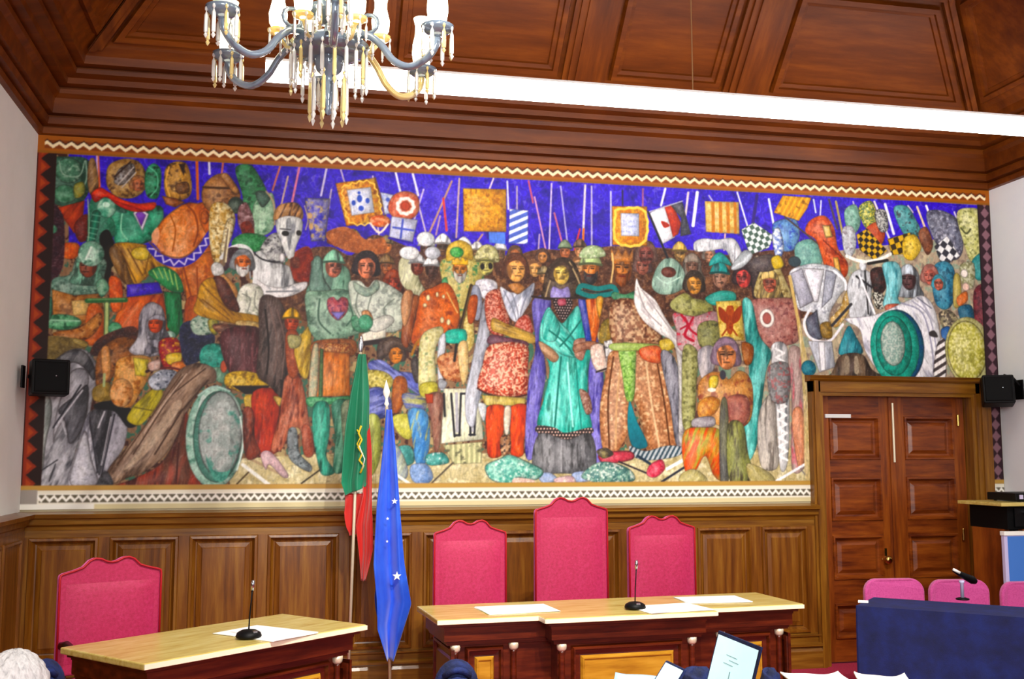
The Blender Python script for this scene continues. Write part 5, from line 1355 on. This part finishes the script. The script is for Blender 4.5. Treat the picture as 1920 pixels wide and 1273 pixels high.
# ------------------------------------------------------------------ high-backed red chairs
def red_chair(loc, rz, top, wd, label, hump=.06):
    r = empty('high_back_chair', loc, rz); tag(r, label, 'chair', 'red high-backed chairs')
    h2 = wd/2; z0 = .50; sh = top-hump-.02
    half = [(h2,z0),(h2,sh-.02),(h2-.004,sh),(h2-.02,sh+.006),(h2*.72,sh+.02),(h2*.56,sh+.035),(h2*.44,top-.012),(h2*.33,top),(h2*.22,top-.004),(h2*.10,top-.02),(0,top-.024)]
    out = half+[(-x,z) for x, z in half[-2::-1]]
    b = MB(); b.prism([(x,.0,z) for x, z in out], (0,.06,0), True); bk = b.build('backrest', 'red', r, bevel=.012, seg=3)
    # stuffed pad, slightly domed
    n, m = 12, 16; pv = []; pf = []
    for j in range(m+1):
        for i in range(n+1):
            u = i/n*2-1; v = j/m
            zt = z0+.06+(sh-.05-z0-.06)*v
            bul = .022*(1-u**4)*max(0, 1-(2*v-1)**2)**.5
            pv.append((u*(h2-.035), -.001-bul, zt))
    for j in range(m):
        for i in range(n): q = j*(n+1)+i; pf.append((q, q+1, q+n+2, q+n+1))
    MB().add(pv, pf).build('back_pad', 'red', bk, smooth=True)
    e = MB(); e.tube([(x,-.006,z) for x, z in out], .006, 6); e.build('piping', 'red_edge', bk, smooth=True)
    MB().box(-h2+.01, h2-.01, -.47, .0, .40, .49).build('seat', 'red', r, bevel=.03, seg=3)
    for x in (-h2+.02, h2-.02):
        a = MB(); s_ = .022
        a.tube([(x,.0,.66),(x,-.12,.68),(x,-.28,.665),(x,-.42,.66),(x,-.46,.63)], [.02,.022,.022,.026,.016], 10); a.tube([(x,-.40,.65),(x,-.40,.42)], .018, 8)
        a.build('armrest', 'darkwood', r, smooth=True)
    for x in (-h2+.035, h2-.035):
        for y in (-.43, .03):
            MB().lathe([(.016,0),(.02,.03),(.026,.2),(.022,.40)] if y < 0 else [(.016,0),(.02,.03),(.026,.2),(.024,.52)], (x,y,0), 10).build('leg', 'darkwood', r, smooth=True)
    return r
red_chair((2.965,-1.0,0), .03, 1.235, .475, 'red chair behind the long desk, beside the blue flag')
red_chair((3.655,-.98,0), .03, 1.375, .50, 'tallest red chair in the middle behind the long desk')
red_chair((4.30,-.96,0), .03, 1.245, .475, 'red chair behind the long desk, nearest the door')
red_chair((.86,-1.72,0), .42, 1.105, .535, 'red chair standing alone behind the angled desk at the left')

# ------------------------------------------------------------------ flags
def pole(name_thing, label, p0, p1, fin, group='flags on poles'):
    r = empty(name_thing, (p0[0], -.45, 0)); tag(r, label, 'flag', group)
    X = lambda p: (p[0]-p0[0], 0, p[1])
    MB().tube([(0,0,.03), X(p1)], .011, 10).build('pole', 'cap', r, smooth=True)
    MB().lathe([(.13,0),(.13,.012),(.05,.03),(.02,.045),(.016,.09)], n=24).build('base', 'brass', r, smooth=True)
    t = X(p1); d = Vector(X(p1)).normalized()
    f = MB(); f.lathe([(.008,0),(.018,.02),(.012,.035),(.009,.06),(.022,.085),(.026,.105),(.016,.14),(.001,.19)] if fin else [(.008,0),(.014,.01),(.016,.03),(.02,.05),(.016,.08),(.002,.12)], n=12)
    fo = f.build('finial', 'white' if fin else 'steel', r, smooth=True); fo.location = t; fo.rotation_euler = (0, math.atan2(d.x, d.z), 0)
    fo.scale = (1, .5, 1)
    return r
def interp(c, t):
    n = len(c)-1; q = min(t*n, n-1e-6); i = int(q); f = q-i
    return c[i][0]*(1-f)+c[i+1][0]*f, c[i][1]*(1-f)+c[i+1][1]*f
def drape(name, m_, parent, ox, Lc, Rc, folds, amp, y0, nu=36, nv=60, ph=0, z_taper=True):
    vs = []; fs = []
    for j in range(nv+1):
        v = j/nv; l = interp(Lc, v); r_ = interp(Rc, v); a = amp*min(1, .25+1.4*v)
        for i in range(nu+1):
            u = i/nu
            y = y0-a*(math.sin(u*folds*2*PI+ph+v*1.1)+.22*math.sin(u*folds*4.3*PI+1.3*ph+v*2.6))
            vs.append((l[0]*(1-u)+r_[0]*u-ox+.004*math.sin(v*9+u*7), y, l[1]*(1-u)+r_[1]*u))
    for j in range(nv):
        for i in range(nu): q = j*(nu+1)+i; fs.append((q, q+nu+1, q+nu+2, q+1))
    o = MB().add(vs, fs).build(name, m_, parent, smooth=True)
    s_ = o.modifiers.new('solid', 'SOLIDIFY'); s_.thickness = .003
    return o
PG0, PG1 = (2.2307, 0.4774), (2.2744, 2.3783)
PB = (PG0[0]-.01, 0)
fp = pole('national_flag', 'green and red national flag drooping on a pole, left of the blue flag', PB, PG1, False)
g_ = drape('green_field', 'fgreen', fp, PB[0], [(2.2561, 2.3629), (2.2019, 2.0775), (2.1765, 1.8546), (2.1601, 1.5602), (2.1509, 1.4689), (2.1816, 1.3848)], [(2.3081, 2.3640), (2.3388, 2.0793), (2.3461, 1.8559), (2.3417, 1.6706), (2.3407, 1.5049), (2.3196, 1.4426)], 1.6, .022, -.03, ph=.4)
r_ = drape('red_field', 'fred', fp, PB[0], [(2.3125, 1.8742), (2.3085, 1.6706), (2.3060, 1.3767), (2.2655, 1.1767), (2.2835, 0.9773), (2.3010, 0.8041)], [(2.3421, 1.8744), (2.3602, 1.6707), (2.3685, 1.3763), (2.3751, 1.1936), (2.3742, 1.0119), (2.3301, 0.8034)], 1.5, .02, -.012, ph=2.0)
drape('red_field', 'fred', fp, PB[0], [(2.1814, 1.3958), (2.1801, 1.2684), (2.2003, 1.1594), (2.2194, 1.1084)], [(2.3057, 1.3950), (2.3152, 1.2671), (2.2950, 1.1582), (2.2521, 1.1080)], 1.0, .012, .02, nv=24, ph=1)
em = MB()
pe = [(2.2831, 1.8628), (2.2656, 1.8108), (2.2884, 1.7666), (2.2635, 1.7147), (2.2937, 1.6706), (2.2724, 1.6263), (2.3025, 1.5895), (2.2813, 1.5381)]
em.tube([(x-PB[0], -.062, z) for x, z in pe], .008, 6)
pe = [(2.2541, 1.8367), (2.2807, 1.7887), (2.2558, 1.7369), (2.2861, 1.6853)]
em.tube([(x-PB[0], -.062, z) for x, z in pe], .005, 6)
em.build('gold_emblem', 'yellow', fp, smooth=True)
em = MB(); pe = [(2.2707, 1.7258), (2.2861, 1.6853), (2.3091, 1.6337), (2.2955, 1.5674)]
em.tube([(x-PB[0], -.068, z) for x, z in pe], .004, 6); em.build('white_emblem_edge', 'white', fp, smooth=True)
PE0, PE1 = (2.5098, 0.2544), (2.4630, 1.9986)
fe = pole('blue_flag', 'blue flag with yellow-white stars drooping on a pole beside the long desk', PE0, PE1, True)
drape('blue_field', 'euro', fe, PE0[0], [(2.4521, 1.9761), (2.4231, 1.6708), (2.3915, 1.3212), (2.3793, 0.9213), (2.4013, 0.6867), (2.4043, 0.4896), (2.4767, 0.2770)], [(2.4895, 1.9765), (2.5198, 1.6710), (2.5543, 1.3199), (2.5929, 0.9172), (2.6368, 0.6516), (2.6013, 0.5373), (2.5241, 0.2752)], 1.25, .042, -.072, nu=48, nv=80, ph=.3)
drape('inner_fold', 'euro', fe, PE0[0], [(2.4016, 0.9028), (2.3976, 0.6868), (2.4217, 0.5427), (2.4522, 0.4524)], [(2.5340, 0.9002), (2.5442, 0.6829), (2.5462, 0.5390), (2.5403, 0.4316)], 1.2, .015, .02, nv=24, ph=2)
def star(parent, x, z, y, r_, m_='white'):
    p = []
    for i in range(10):
        a = PI/2+i*PI/5; q = r_ if i % 2 == 0 else r_*.42; p.append((x+q*math.cos(a), y, z+q*math.sin(a)))
    MB().prism(p, (0,.003,0), True).build('star', m_, parent)
for (x, z), q in zip([(2.5347, 0.8422), (2.5131, 1.3460), (2.4666, 1.2291), (2.4651, 1.0758)], (.032,.022,.012,.010)): star(fe, x-PE0[0], z, -.122, q)

# ------------------------------------------------------------------ gooseneck microphones and papers
def mic(loc, rz, label, hh=.22):
    r = empty('gooseneck_microphone', loc, rz); tag(r, label, 'microphone', 'desk microphones')
    MB().lathe([(.058,0),(.062,.006),(.056,.022),(.035,.034),(.012,.038)], n=20).build('base', 'black', r, smooth=True)
    MB().tube([(0,0,.035),(0,-.004,.10),(.003,-.008,.16),(.005,-.012,hh)], .0035, 8).build('neck', 'black', r, smooth=True)
    MB().tube([(.005,-.012,hh),(.006,-.014,hh+.03),(.007,-.016,hh+.05)], [.007,.010,.006], 10).build('capsule', 'steel', r, smooth=True)
    MB().box(-.012, .012, -.050, -.028, .022, .034).build('button', 'steel', r)
    return r
def sheet(loc, rz, a, b, label, n=1, name='paper_sheet', group=None):
    m_ = MB(); random.seed(int(abs(loc[0])*1000))
    for k in range(n):
        q = random.uniform(-.05,.05)*(k > 0); c, s_ = math.cos(q), math.sin(q)
        pts = [(x*c-y*s_, x*s_+y*c, k*.0012) for x, y in ((-a/2,-b/2),(a/2,-b/2),(a/2,b/2),(-a/2,b/2))]
        m_.prism(pts, (0,0,.001))
    o = m_.build(name, 'paper'); o.location = loc; o.rotation_euler = (0,0,rz)
    return tag(o, label, 'paper', group)
mic((*(1.6115, -2.5474),.7862), A1, 'black gooseneck microphone standing on the angled desk')
sheet((*(1.6896, -2.4205),.781), A1+.05, .30, .42, 'white papers lying on the angled desk beside its microphone', 4)
mic((*(3.7417, -2.0177),.7862), A2, 'black gooseneck microphone standing on the long desk')
sheet((*(3.0794, -1.8797),.781), A2+.05, .42, .30, 'white papers on the long desk in front of its left chair', 4)
sheet((*(3.9435, -2.0379),.781), A2+.1, .40, .29, 'white papers on the long desk beside the microphone', 4)
sheet((*(4.3283, -1.7448),.781), A2-.1, .40, .28, 'white papers on the long desk in front of its right chair', 4)

# ------------------------------------------------------------------ blue table with chairs and microphone
TA = math.atan2(-.65, .67)
bt = empty('covered_table', (5.16,-1.96,0), TA); tag(bt, 'table fully covered with a navy blue cloth at the right', 'table')
tl, td, th = 1.75, .46, .75
MB().box(.02, tl-.02, .02, td-.02, th-.035, th-.006).build('tabletop', 'darkwood', bt)
for x in (.06, tl-.06):
    for y in (.06, td-.06): MB().box(x-.02, x+.02, y-.02, y+.02, 0, th-.035).build('leg', 'darkwood', bt)
cl = MB(); vs = []; fs = []
def edgept(s_):
    per = [(0,td),(0,0),(tl,0),(tl,td)]; seg = [td, tl, td]; k = 0
    while k < 2 and s_ > seg[k]: s_ -= seg[k]; k += 1
    a, b = per[k], per[k+1]; t = s_/seg[k]; t = min(t, 1)
    nx, ny = [(-1,0),(0,-1),(1,0)][k]
    return a[0]*(1-t)+b[0]*t, a[1]*(1-t)+b[1]*t, nx, ny
n = 240; tot = 2*td+tl; m = 14
for j in range(m+1):
    v = j/m
    for i in range(n+1):
        x, y, nx, ny = edgept(i/n*tot); s_ = i/n*tot
        w_ = v**.8*(.006+.022*(.5+.5*math.sin(s_*19+1.2*math.sin(s_*5)))*v)+.003*math.sin(s_*43+v*7)*v
        vs.append((x+nx*w_, y+ny*w_, th*(1-v)+.012*v))
for j in range(m):
    for i in range(n): q = j*(n+1)+i; fs.append((q, q+n+1, q+n+2, q+1))
cl.add(vs, fs); cl.add([(0,0,th),(tl,0,th),(tl,td,th),(0,td,th)], [(0,1,2,3)])
co = cl.build('tablecloth', 'cloth', None, smooth=False); co.location = bt.location; co.rotation_euler = bt.rotation_euler
tag(co, 'navy blue cloth draped over the table at the right, hanging to the floor', 'tablecloth')

def pink_chair(loc, rz, label, zt=.80):
    r = empty('conference_chair', loc, rz); tag(r, label, 'chair', 'pink chairs behind the blue table')
    w2 = .215; o_ = []
    z0 = zt-.34
    for cx_, cz_, a0 in ((w2-.09, zt-.09, 0), (-w2+.09, zt-.09, PI/2), (-w2+.06, z0+.06, PI), (w2-.06, z0+.06, 1.5*PI)):
        rr = .09 if cz_ > z0+.2 else .06
        for k in range(7): a = a0+k*PI/12; o_.append((cx_+rr*math.cos(a), cz_+rr*math.sin(a)))
    MB().prism([(x, .03*(x/w2)**2*-1, z) for x, z in o_], (0,.045,0), False).build('backrest', 'pink', r, bevel=.012, seg=3)
    MB().box(-.22, .22, -.44, .0, .42, .47).build('seat', 'pink', r, bevel=.02, seg=3)
    for x in (-.19, .19):
        MB().tube([(x,.03,.62),(x,.02,.42),(x*1.05,.09,0)], .011, 8).build('rear_leg', 'black', r, smooth=True)
        MB().tube([(x,-.02,.42),(x,-.36,.41),(x*1.05,-.42,0)], .011, 8).build('front_leg', 'black', r, smooth=True)
    return r
pink_chair((5.89,-1.19,0), -.1, 'pink chair nearest the door, behind the end of the blue table', .81)
pink_chair((6.345,-1.26,0), -.12, 'pink chair behind the blue table, directly behind the silver-stemmed microphone', .80)
pink_chair((6.80,-1.40,0), -.12, 'pink chair behind the blue table, below the blue display', .79)

p = (5.9495, -1.8737)
mr = empty('table_microphone', (p[0], p[1]-.0, .7515), 0); tag(mr, 'black microphone tilted on a short silver stem on the blue table', 'microphone')
MB().lathe([(.04,0),(.042,.008),(.02,.014)], n=18).build('base', 'black', mr, smooth=True)
MB().lathe([(.011,.012),(.011,.10),(.016,.105),(.016,.12)], n=12).build('stem', 'lav', mr, smooth=True)
hd = MB(); hd.tube([(-.055,-.0,.185),(-.02,0,.165),(.02,0,.145),(.075,0,.12),(.10,0,.108)], [.012,.016,.02,.026,.016], 12); hd.build('mic_body', 'black', mr, smooth=True)
hd = MB(); hd.tube([(-.062,-.008,.190),(-.02,-.014,.168)], .009, 8); hd.build('silver_tip', 'white', mr, smooth=True)
t = MB(); t.box(0, .06, 0, .035, 0, .012); o_ = t.build('folded_card', 'paper'); o_.location = (*(5.2398, -1.8510), .7515); o_.rotation_euler = (0,0,TA+.2); tag(o_, 'small white card on the left corner of the blue table', 'card')

# ------------------------------------------------------------------ equipment lectern at the right
ct = empty('equipment_stand', (7.2,-1.01,0)); tag(ct, 'tall dark equipment stand with thin pale wooden top and blue display near the right wall', 'stand')
MB().box(-.48, .45, -.25, .25, 1.295, 1.32).build('stand_top', 'top', ct, bevel=.004)
b = MB(); b.box(-.40, .44, -.20, .22, 1.13, 1.294); b.build('equipment_bay', 'black_m', ct)
MB().box(-.35, .42, -.215, -.20, 1.15, 1.28).build('amplifier_front', 'black', ct)
for x in (-.27, -.05): MB().lathe([(.014,-.235),(.014,-.215)], (x,0,1.25), 12, 'y').build('control_knob', 'steel', ct)
b = MB(); b.box(-.40, -.36, -.16, .20, 0, 1.13); b.box(-.28, -.23, -.20, -.15, 0, 1.13); b.build('side_board', 'door_v', ct)
MB().box(-.34, .44, .16, .20, 0, 1.13).build('back_board', 'darkwood', ct)
MB().box(-.34, .44, -.15, .16, .03, .07).build('shelf', 'darkwood', ct)
bz = MB().box(-.50, .40, -.29, -.255, .66, 1.125).build('display_bezel', 'lav', ct, bevel=.004)
MB().box(-.475, .40, -.295, -.289, .70, 1.09).build('screen', 'screen_blue', bz)
MB().box(-.505, .405, -.298, -.25, 1.095, 1.125).build('top_rim', 'white', bz, bevel=.003)
MB().box(-.475, .40, -.297, -.255, .64, .665).build('lower_edge', 'black', bz)
dv = empty('disc_player', (7.2,-.98,1.3205)); tag(dv, 'slim black electronic player lying on top of the equipment stand', 'player')
MB().box(-.27, .30, -.16, .16, .006, .062).build('player_case', 'black', dv, bevel=.006)
MB().box(-.24, -.21, -.165, -.16, .02, .05).build('display', 'lav', dv); MB().box(-.04, .02, -.165, -.16, .015, .05).build('button_panel', 'steel', dv)
for x in (-.22, .26):
    for y in (-.13, .13): MB().lathe([(.012,0),(.012,.007)], (x,y,0), 10).build('foot', 'black_m', dv)

# laptop: screen far-left edge to near-right edge, user side towards the left
def v3(p, z): return Vector((p[0], p[1], z))
def laptop(name, T0, T1, hgt, label, base_depth, ink=True, col='navy'):
    c = (T0+T1)/2; d = (T1-T0); wd = d.length; d.normalize(); n = Vector((d.y, -d.x, 0))
    if n.dot(Vector((1.7412, -7.917, 0))-Vector((c.x, c.y, 0))) < 0: n = -n
    r = empty(name, (c.x, c.y, 0)); tag(r, label, 'laptop')
    ang = math.atan2(d.y, d.x); r.rotation_euler = (0,0,ang)
    sgn = -1 if n.dot(Vector((-d.y, d.x, 0))) < 0 else 1
    z1 = T0.z; lean = .07
    def sq(mb, x0, x1, a, b, off, th):      # slab in the leaning screen plane; a,b fractions of height
        pa = lambda t: (sgn*(lean*(1-t))+sgn*off, z1-hgt+hgt*t)
        mb.prism([(x0,*pa(a)),(x1,*pa(a)),(x1,*pa(b)),(x0,*pa(b))], (0,-sgn*th,0))
    m_ = MB(); sq(m_, -wd/2, wd/2, 0, 1, 0, .008); lid = m_.build('lid', 'navy', r, bevel=.002)
    m_ = MB(); sq(m_, -wd/2+.012, wd/2-.012, .06, .95, .0015, .001); scr = m_.build('screen', 'laptop_scr', lid)
    if ink:
        m_ = MB()
        for a, x0, x1 in ((.72,-.06,.03),(.66,-.03,.05),(.60,-.07,.01)): sq(m_, x0, x1, a, a+.008, .003, .001)
        sq(m_, -.004, .002, .1, .52, .003, .001); m_.build('page_lines', 'ink', scr)
    z0 = z1-hgt
    y0 = sgn*lean; y1 = sgn*(lean+base_depth); a, b = sorted((y0, y1))
    MB().box(-wd/2, wd/2, a, b, z0-.02, z0-.002).build('keyboard_base', 'steel', r, bevel=.003)
    kb = MB(); k0 = a+.03 if sgn > 0 else b-.03-.10
    for i in range(12):
        for j in range(4): kb.box(-wd/2+.02+i*(wd-.04)/12, -wd/2+.02+(i+.85)*(wd-.04)/12, k0+j*.025, k0+j*.025+.021, z0-.002, z0)
    kb.build('keys', 'black', r)
    return r
T0 = v3((3.3538, -4.1199), 1.0); T1 = v3((3.3526, -4.4844), 1.0)
laptop('laptop', T0, T1, .238, 'open laptop with a pale lit page on its screen, on the foreground table', .22)
T0 = v3((3.2186, -3.9179), .86); T1 = v3((3.2243, -4.1097), .86)
laptop('tablet_computer', T0, T1, .098, 'small open notebook computer with pale screen left of the big laptop', .10, False)
fp0, fp1 = (3.0868, -3.6706), (4.2558, -3.9175)
def lump(name, c, rx, ry, h0, h1, m_, label, cat, folds=9):
    vs = []; fs = []; n, k = 40, 14
    for j in range(k+1):
        t = j/k; z = h0+(h1-h0)*math.sin(t*PI/2); s_ = math.cos(t*PI/2)**.55
        for i in range(n):
            a = 2*PI*i/n; q = 1+.06*math.sin(a*folds+t*5)*(1-t)+.03*math.sin(a*4+t*14)
            vs.append((rx*s_*q*math.cos(a), ry*s_*q*math.sin(a), z+.008*math.sin(a*3+t*9)))
    for j in range(k):
        for i in range(n): fs.append((j*n+i, j*n+(i+1) % n, (j+1)*n+(i+1) % n, (j+1)*n+i))
    fs.append(tuple(range(n-1, -1, -1)))
    o = MB().add(vs, fs).build(name, m_, None, smooth=True); o.location = c; return tag(o, label, cat)
p = (3.9072, -3.9915)
def curled(name, loc, rz, a, b, lift, label):
    n = 12; vs = []; fs = []
    for j in range(n+1):
        for i in range(n+1):
            u, v = i/n-.5, j/n-.5; vs.append((u*a, v*b, lift*(abs(u)*2)**2*(.5+v)+.006*math.sin(u*7+v*4)+.012))
    for j in range(n):
        for i in range(n): q = j*(n+1)+i; fs.append((q, q+1, q+n+2, q+n+1))
    o = MB().add(vs, fs).build(name, 'paper', None, smooth=True); s_ = o.modifiers.new('solid', 'SOLIDIFY'); s_.thickness = .006; s_.offset = 1
    o.location = loc; o.rotation_euler = (0,0,rz); return tag(o, label, 'paper', 'loose papers on the foreground table')
curled('paper_sheet', (*(3.8502, -3.9235), .742), -.2, .24, .20, .02, 'white curled papers on the foreground table, left of the other loose ones')
curled('paper_sheet', (*(4.0887, -4.0146), .742), -.4, .20, .20, .025, 'white curled papers on the foreground table beside the navy cloth')
o_ = curled('paper_sheet', (*(3.1817, -3.8027), .742), -.35, .26, .20, .02, 'pale bluish papers on the foreground table left of the small notebook computer'); o_.data.materials[0] = M['ltblue']
lump('folded_jacket', (*(3.4036, -3.7877), .743), .075, .05, 0, .055, 'navy', 'dark blue folded jacket lying between the small notebook and the big laptop', 'jacket')
lump('cloth_bag', (*(3.6873, -3.8476), .743), .04, .04, 0, .05, 'navy', 'small dark blue cloth bag just right of the big laptop', 'bag')
# table under them
q0, q1 = Vector((*fp0, 0)), Vector((*fp1, 0)); d = (q1-q0).normalized(); ftt = empty('front_table', (q0.x, q0.y, 0), math.atan2(d.y, d.x))
tag(ftt, 'foreground table carrying the laptop and the loose papers', 'table'); LN = (q1-q0).length
MB().box(-.05, LN+.05, -.75, .02, .712, .74).build('tabletop', 'top', ftt, bevel=.004)
for x in (.05, LN-.05):
    for y in (-.68, -.06): MB().box(x-.025, x+.025, y-.025, y+.025, 0, .712).build('leg', 'darkwood', ftt)

# padded chairs seen only by their tops at the bottom edge
def pad_chair(name, c, rz, top, wd, label, m_='navy'):
    r = empty(name, (c[0], c[1], 0), rz); tag(r, label, 'chair')
    vs = []; fs = []; n, k = 36, 10; h2 = wd/2
    b = MB(); o_ = []
    for kk in range(13): a = PI*kk/12; o_.append((h2*math.cos(a)*1.0, top-.11+.11*math.sin(a)))
    o_ += [(-h2*.9, top-.42), (h2*.9, top-.42)]
    b.prism([(x,0,z) for x, z in o_], (0,.07,0)); bk = b.build('backrest', m_, r, bevel=.025, seg=3)
    for j in range(4):
        z = top-.035-.035*j; hw = h2*(.55+.11*j)
        MB().tube([(-hw,.0,z-.02),(-hw*.5,-.012,z),(0,-.016,z+.006),(hw*.5,-.012,z),(hw,.0,z-.02)], .012, 8).build('cloth_fold', m_, bk, smooth=True)
    MB().box(-h2, h2, .07, .5, .42, .49).build('seat', m_, r, bevel=.03)
    for x in (-h2+.04, h2-.04):
        for y in (.10, .46): MB().tube([(x,y,.43),(x,y,0)], .014, 8).build('leg', 'black', r)
    return r
c = (2.3927, -3.9644); pad_chair('padded_chair', c, -.1, .90, .17, 'dark blue cloth-covered chair top in front of the long desk, left end')
c = (0.9323, -3.7362); pad_chair('padded_chair', c, .1, .92, .14, 'dark blue chair top just beyond the grey-haired person')

# seated grey-haired person, back to the viewer, only the crown of the head in view
def person(loc, rz, top):
    r = empty('person', (loc[0], loc[1], 0), rz); tag(r, 'grey-haired person in a dark shirt seated at the bottom left corner, seen from behind', 'person')
    J = {'pel':((0,0,.50),.15),'sp':((0,0,.68),.135),'ch':((0,.01,.86),.15),'ne':((0,.01,.985),.062),'hd0':((0,.02,1.06),.074),'hd1':((0,.025,1.13),.082),
         'hipL':((-.10,.08,.47),.10),'kneL':((-.12,.50,.50),.068),'anL':((-.12,.50,.08),.042),'toL':((-.12,.66,.04),.036),
         'hipR':((.10,.08,.47),.10),'kneR':((.12,.50,.50),.068),'anR':((.12,.50,.08),.042),'toR':((.12,.66,.04),.036),
         'shL':((-.19,.0,.90),.065),'elL':((-.24,.06,.64),.045),'wrL':((-.12,.30,.60),.028),'haL':((-.09,.38,.595),.030),
         'shR':((.19,.0,.90),.065),'elR':((.24,.06,.64),.045),'wrR':((.12,.30,.60),.028),'haR':((.09,.38,.595),.030)}
    E = [('pel','sp'),('sp','ch'),('ch','ne'),('ne','hd0'),('hd0','hd1')]
    for s_ in 'LR': E += [('pel','hip'+s_),('hip'+s_,'kne'+s_),('kne'+s_,'an'+s_),('an'+s_,'to'+s_),('ch','sh'+s_),('sh'+s_,'el'+s_),('el'+s_,'wr'+s_),('wr'+s_,'ha'+s_)]
    for s_, sx in (('L',-1),('R',1)):
        bx_, by_, bz_ = J['ha'+s_][0]
        for f in range(4):
            x = bx_+(f-1.5)*.019; ln = [.030,.036,.034,.026][f]
            for g in range(3): J[f'f{s_}{f}{g}'] = ((x, by_+.045+ln*g, bz_-.004-.012*g*g), .0088-.0008*g)
            E += [('ha'+s_, f'f{s_}{f}0'), (f'f{s_}{f}0', f'f{s_}{f}1'), (f'f{s_}{f}1', f'f{s_}{f}2')]
        J['t'+s_+'0'] = ((bx_-sx*.035, by_+.015, bz_), .0105); J['t'+s_+'1'] = ((bx_-sx*.050, by_+.045, bz_-.006), .009)
        E += [('ha'+s_, 't'+s_+'0'), ('t'+s_+'0', 't'+s_+'1')]
    k = list(J); me = bpy.data.meshes.new('body'); dz = top-1.215
    me.from_pydata([(J[a][0][0], J[a][0][1], J[a][0][2]+(dz if a in ('hd0','hd1','ne') else dz*.6 if a in ('ch','shL','shR') else 0)) for a in k], [(k.index(a), k.index(b)) for a, b in E], [])
    o = bpy.data.objects.new('body', me); COL.objects.link(o); o.parent = r; me.materials.append(M['skin'])
    sk = o.modifiers.new('skin', 'SKIN'); sub = o.modifiers.new('sub', 'SUBSURF'); sub.levels = 2; sub.render_levels = 2; sk.use_smooth_shade = True
    for i, a in enumerate(k): sv = me.skin_vertices[0].data[i]; sv.radius = (J[a][1], J[a][1]); sv.use_root = (a == 'pel')
    zh = 1.115+dz
    hm = MB(); hm.sphere((0,.02,zh), 1, 24, (.083,.098,.112)); hm.build('skull', 'skin', o, smooth=True)
    vs = []; fs = []; n, kk = 48, 22                      # hair cap, open at the face
    for j in range(kk+1):
        t = j/kk*2.15
        for i in range(n):
            a = 2*PI*i/n; front = max(0, math.sin(a)); tt = min(t, 2.15-1.05*front**1.5)
            q = 1+.035*math.sin(a*13+t*6)+.02*math.sin(a*29+t*15)
            vs.append((.092*q*math.sin(tt)*math.cos(a), .02+.107*q*math.sin(tt)*math.sin(a), zh+.006+.118*q**.5*math.cos(tt)))
    for j in range(kk):
        for i in range(n): fs.append((j*n+i, (j+1)*n+i, (j+1)*n+(i+1) % n, j*n+(i+1) % n))
    MB().add(vs, fs).build('hair', 'hair', o, smooth=True)
    for s_ in (-1, 1): MB().sphere((s_*.090,.02,zh-.03), 1, 12, (.010,.018,.030)).build('ear', 'skin', o, smooth=True)
    f = MB(); f.sphere((0,.118,zh-.03), 1, 10, (.014,.018,.025)); f.build('nose', 'skin', o, smooth=True)
    f = MB(); f.sphere((-.032,.102,zh-.002), .011, 10); f.sphere((.032,.102,zh-.002), .011, 10); f.build('eyes', 'white', o, smooth=True)
    f = MB(); f.tube([(-.024,.108,zh-.066),(0,.114,zh-.068),(.024,.108,zh-.066)], .005, 8); f.build('mouth', 'pink', o, smooth=True)
    sh = MB(); sh.tube([(0,0,.42),(0,0,.55),(0,0,.70),(0,.01,.84+dz*.6),(0,.01,.93+dz*.6),(0,.01,.985+dz)], [.19,.185,.175,.20,.15,.075], 24)
    for s_ in (-1, 1): sh.tube([(s_*.14,.0,.90+dz*.6),(s_*.21,.0,.89+dz*.6),(s_*.25,.06,.65),(s_*.14,.28,.61)], [.085,.082,.062,.045], 14)
    sh.build('shirt', 'shirt', o, smooth=True)
    tr = MB()
    for s_ in (-1, 1): tr.tube([(s_*.09,.0,.47),(s_*.11,.25,.50),(s_*.12,.50,.51),(s_*.12,.53,.30),(s_*.12,.50,.10)], [.12,.11,.09,.075,.065], 14)
    tr.build('trousers', 'shirt', o, smooth=True)
    return r
c = (1.0451, -4.7520)
person((c[0], c[1], 0), -.1, 1.10)
c2 = empty('wooden_chair', (c[0], c[1]-.02, 0), -.1); tag(c2, 'plain dark chair under the grey-haired person', 'chair')
MB().box(-.21, .21, -.20, .24, .34, .375).build('seat', 'darkwood', c2, bevel=.01)
for x in (-.18, .18):
    for y in (-.17, .2): MB().box(x-.018, x+.018, y-.018, y+.018, 0, .34).build('leg', 'darkwood', c2)
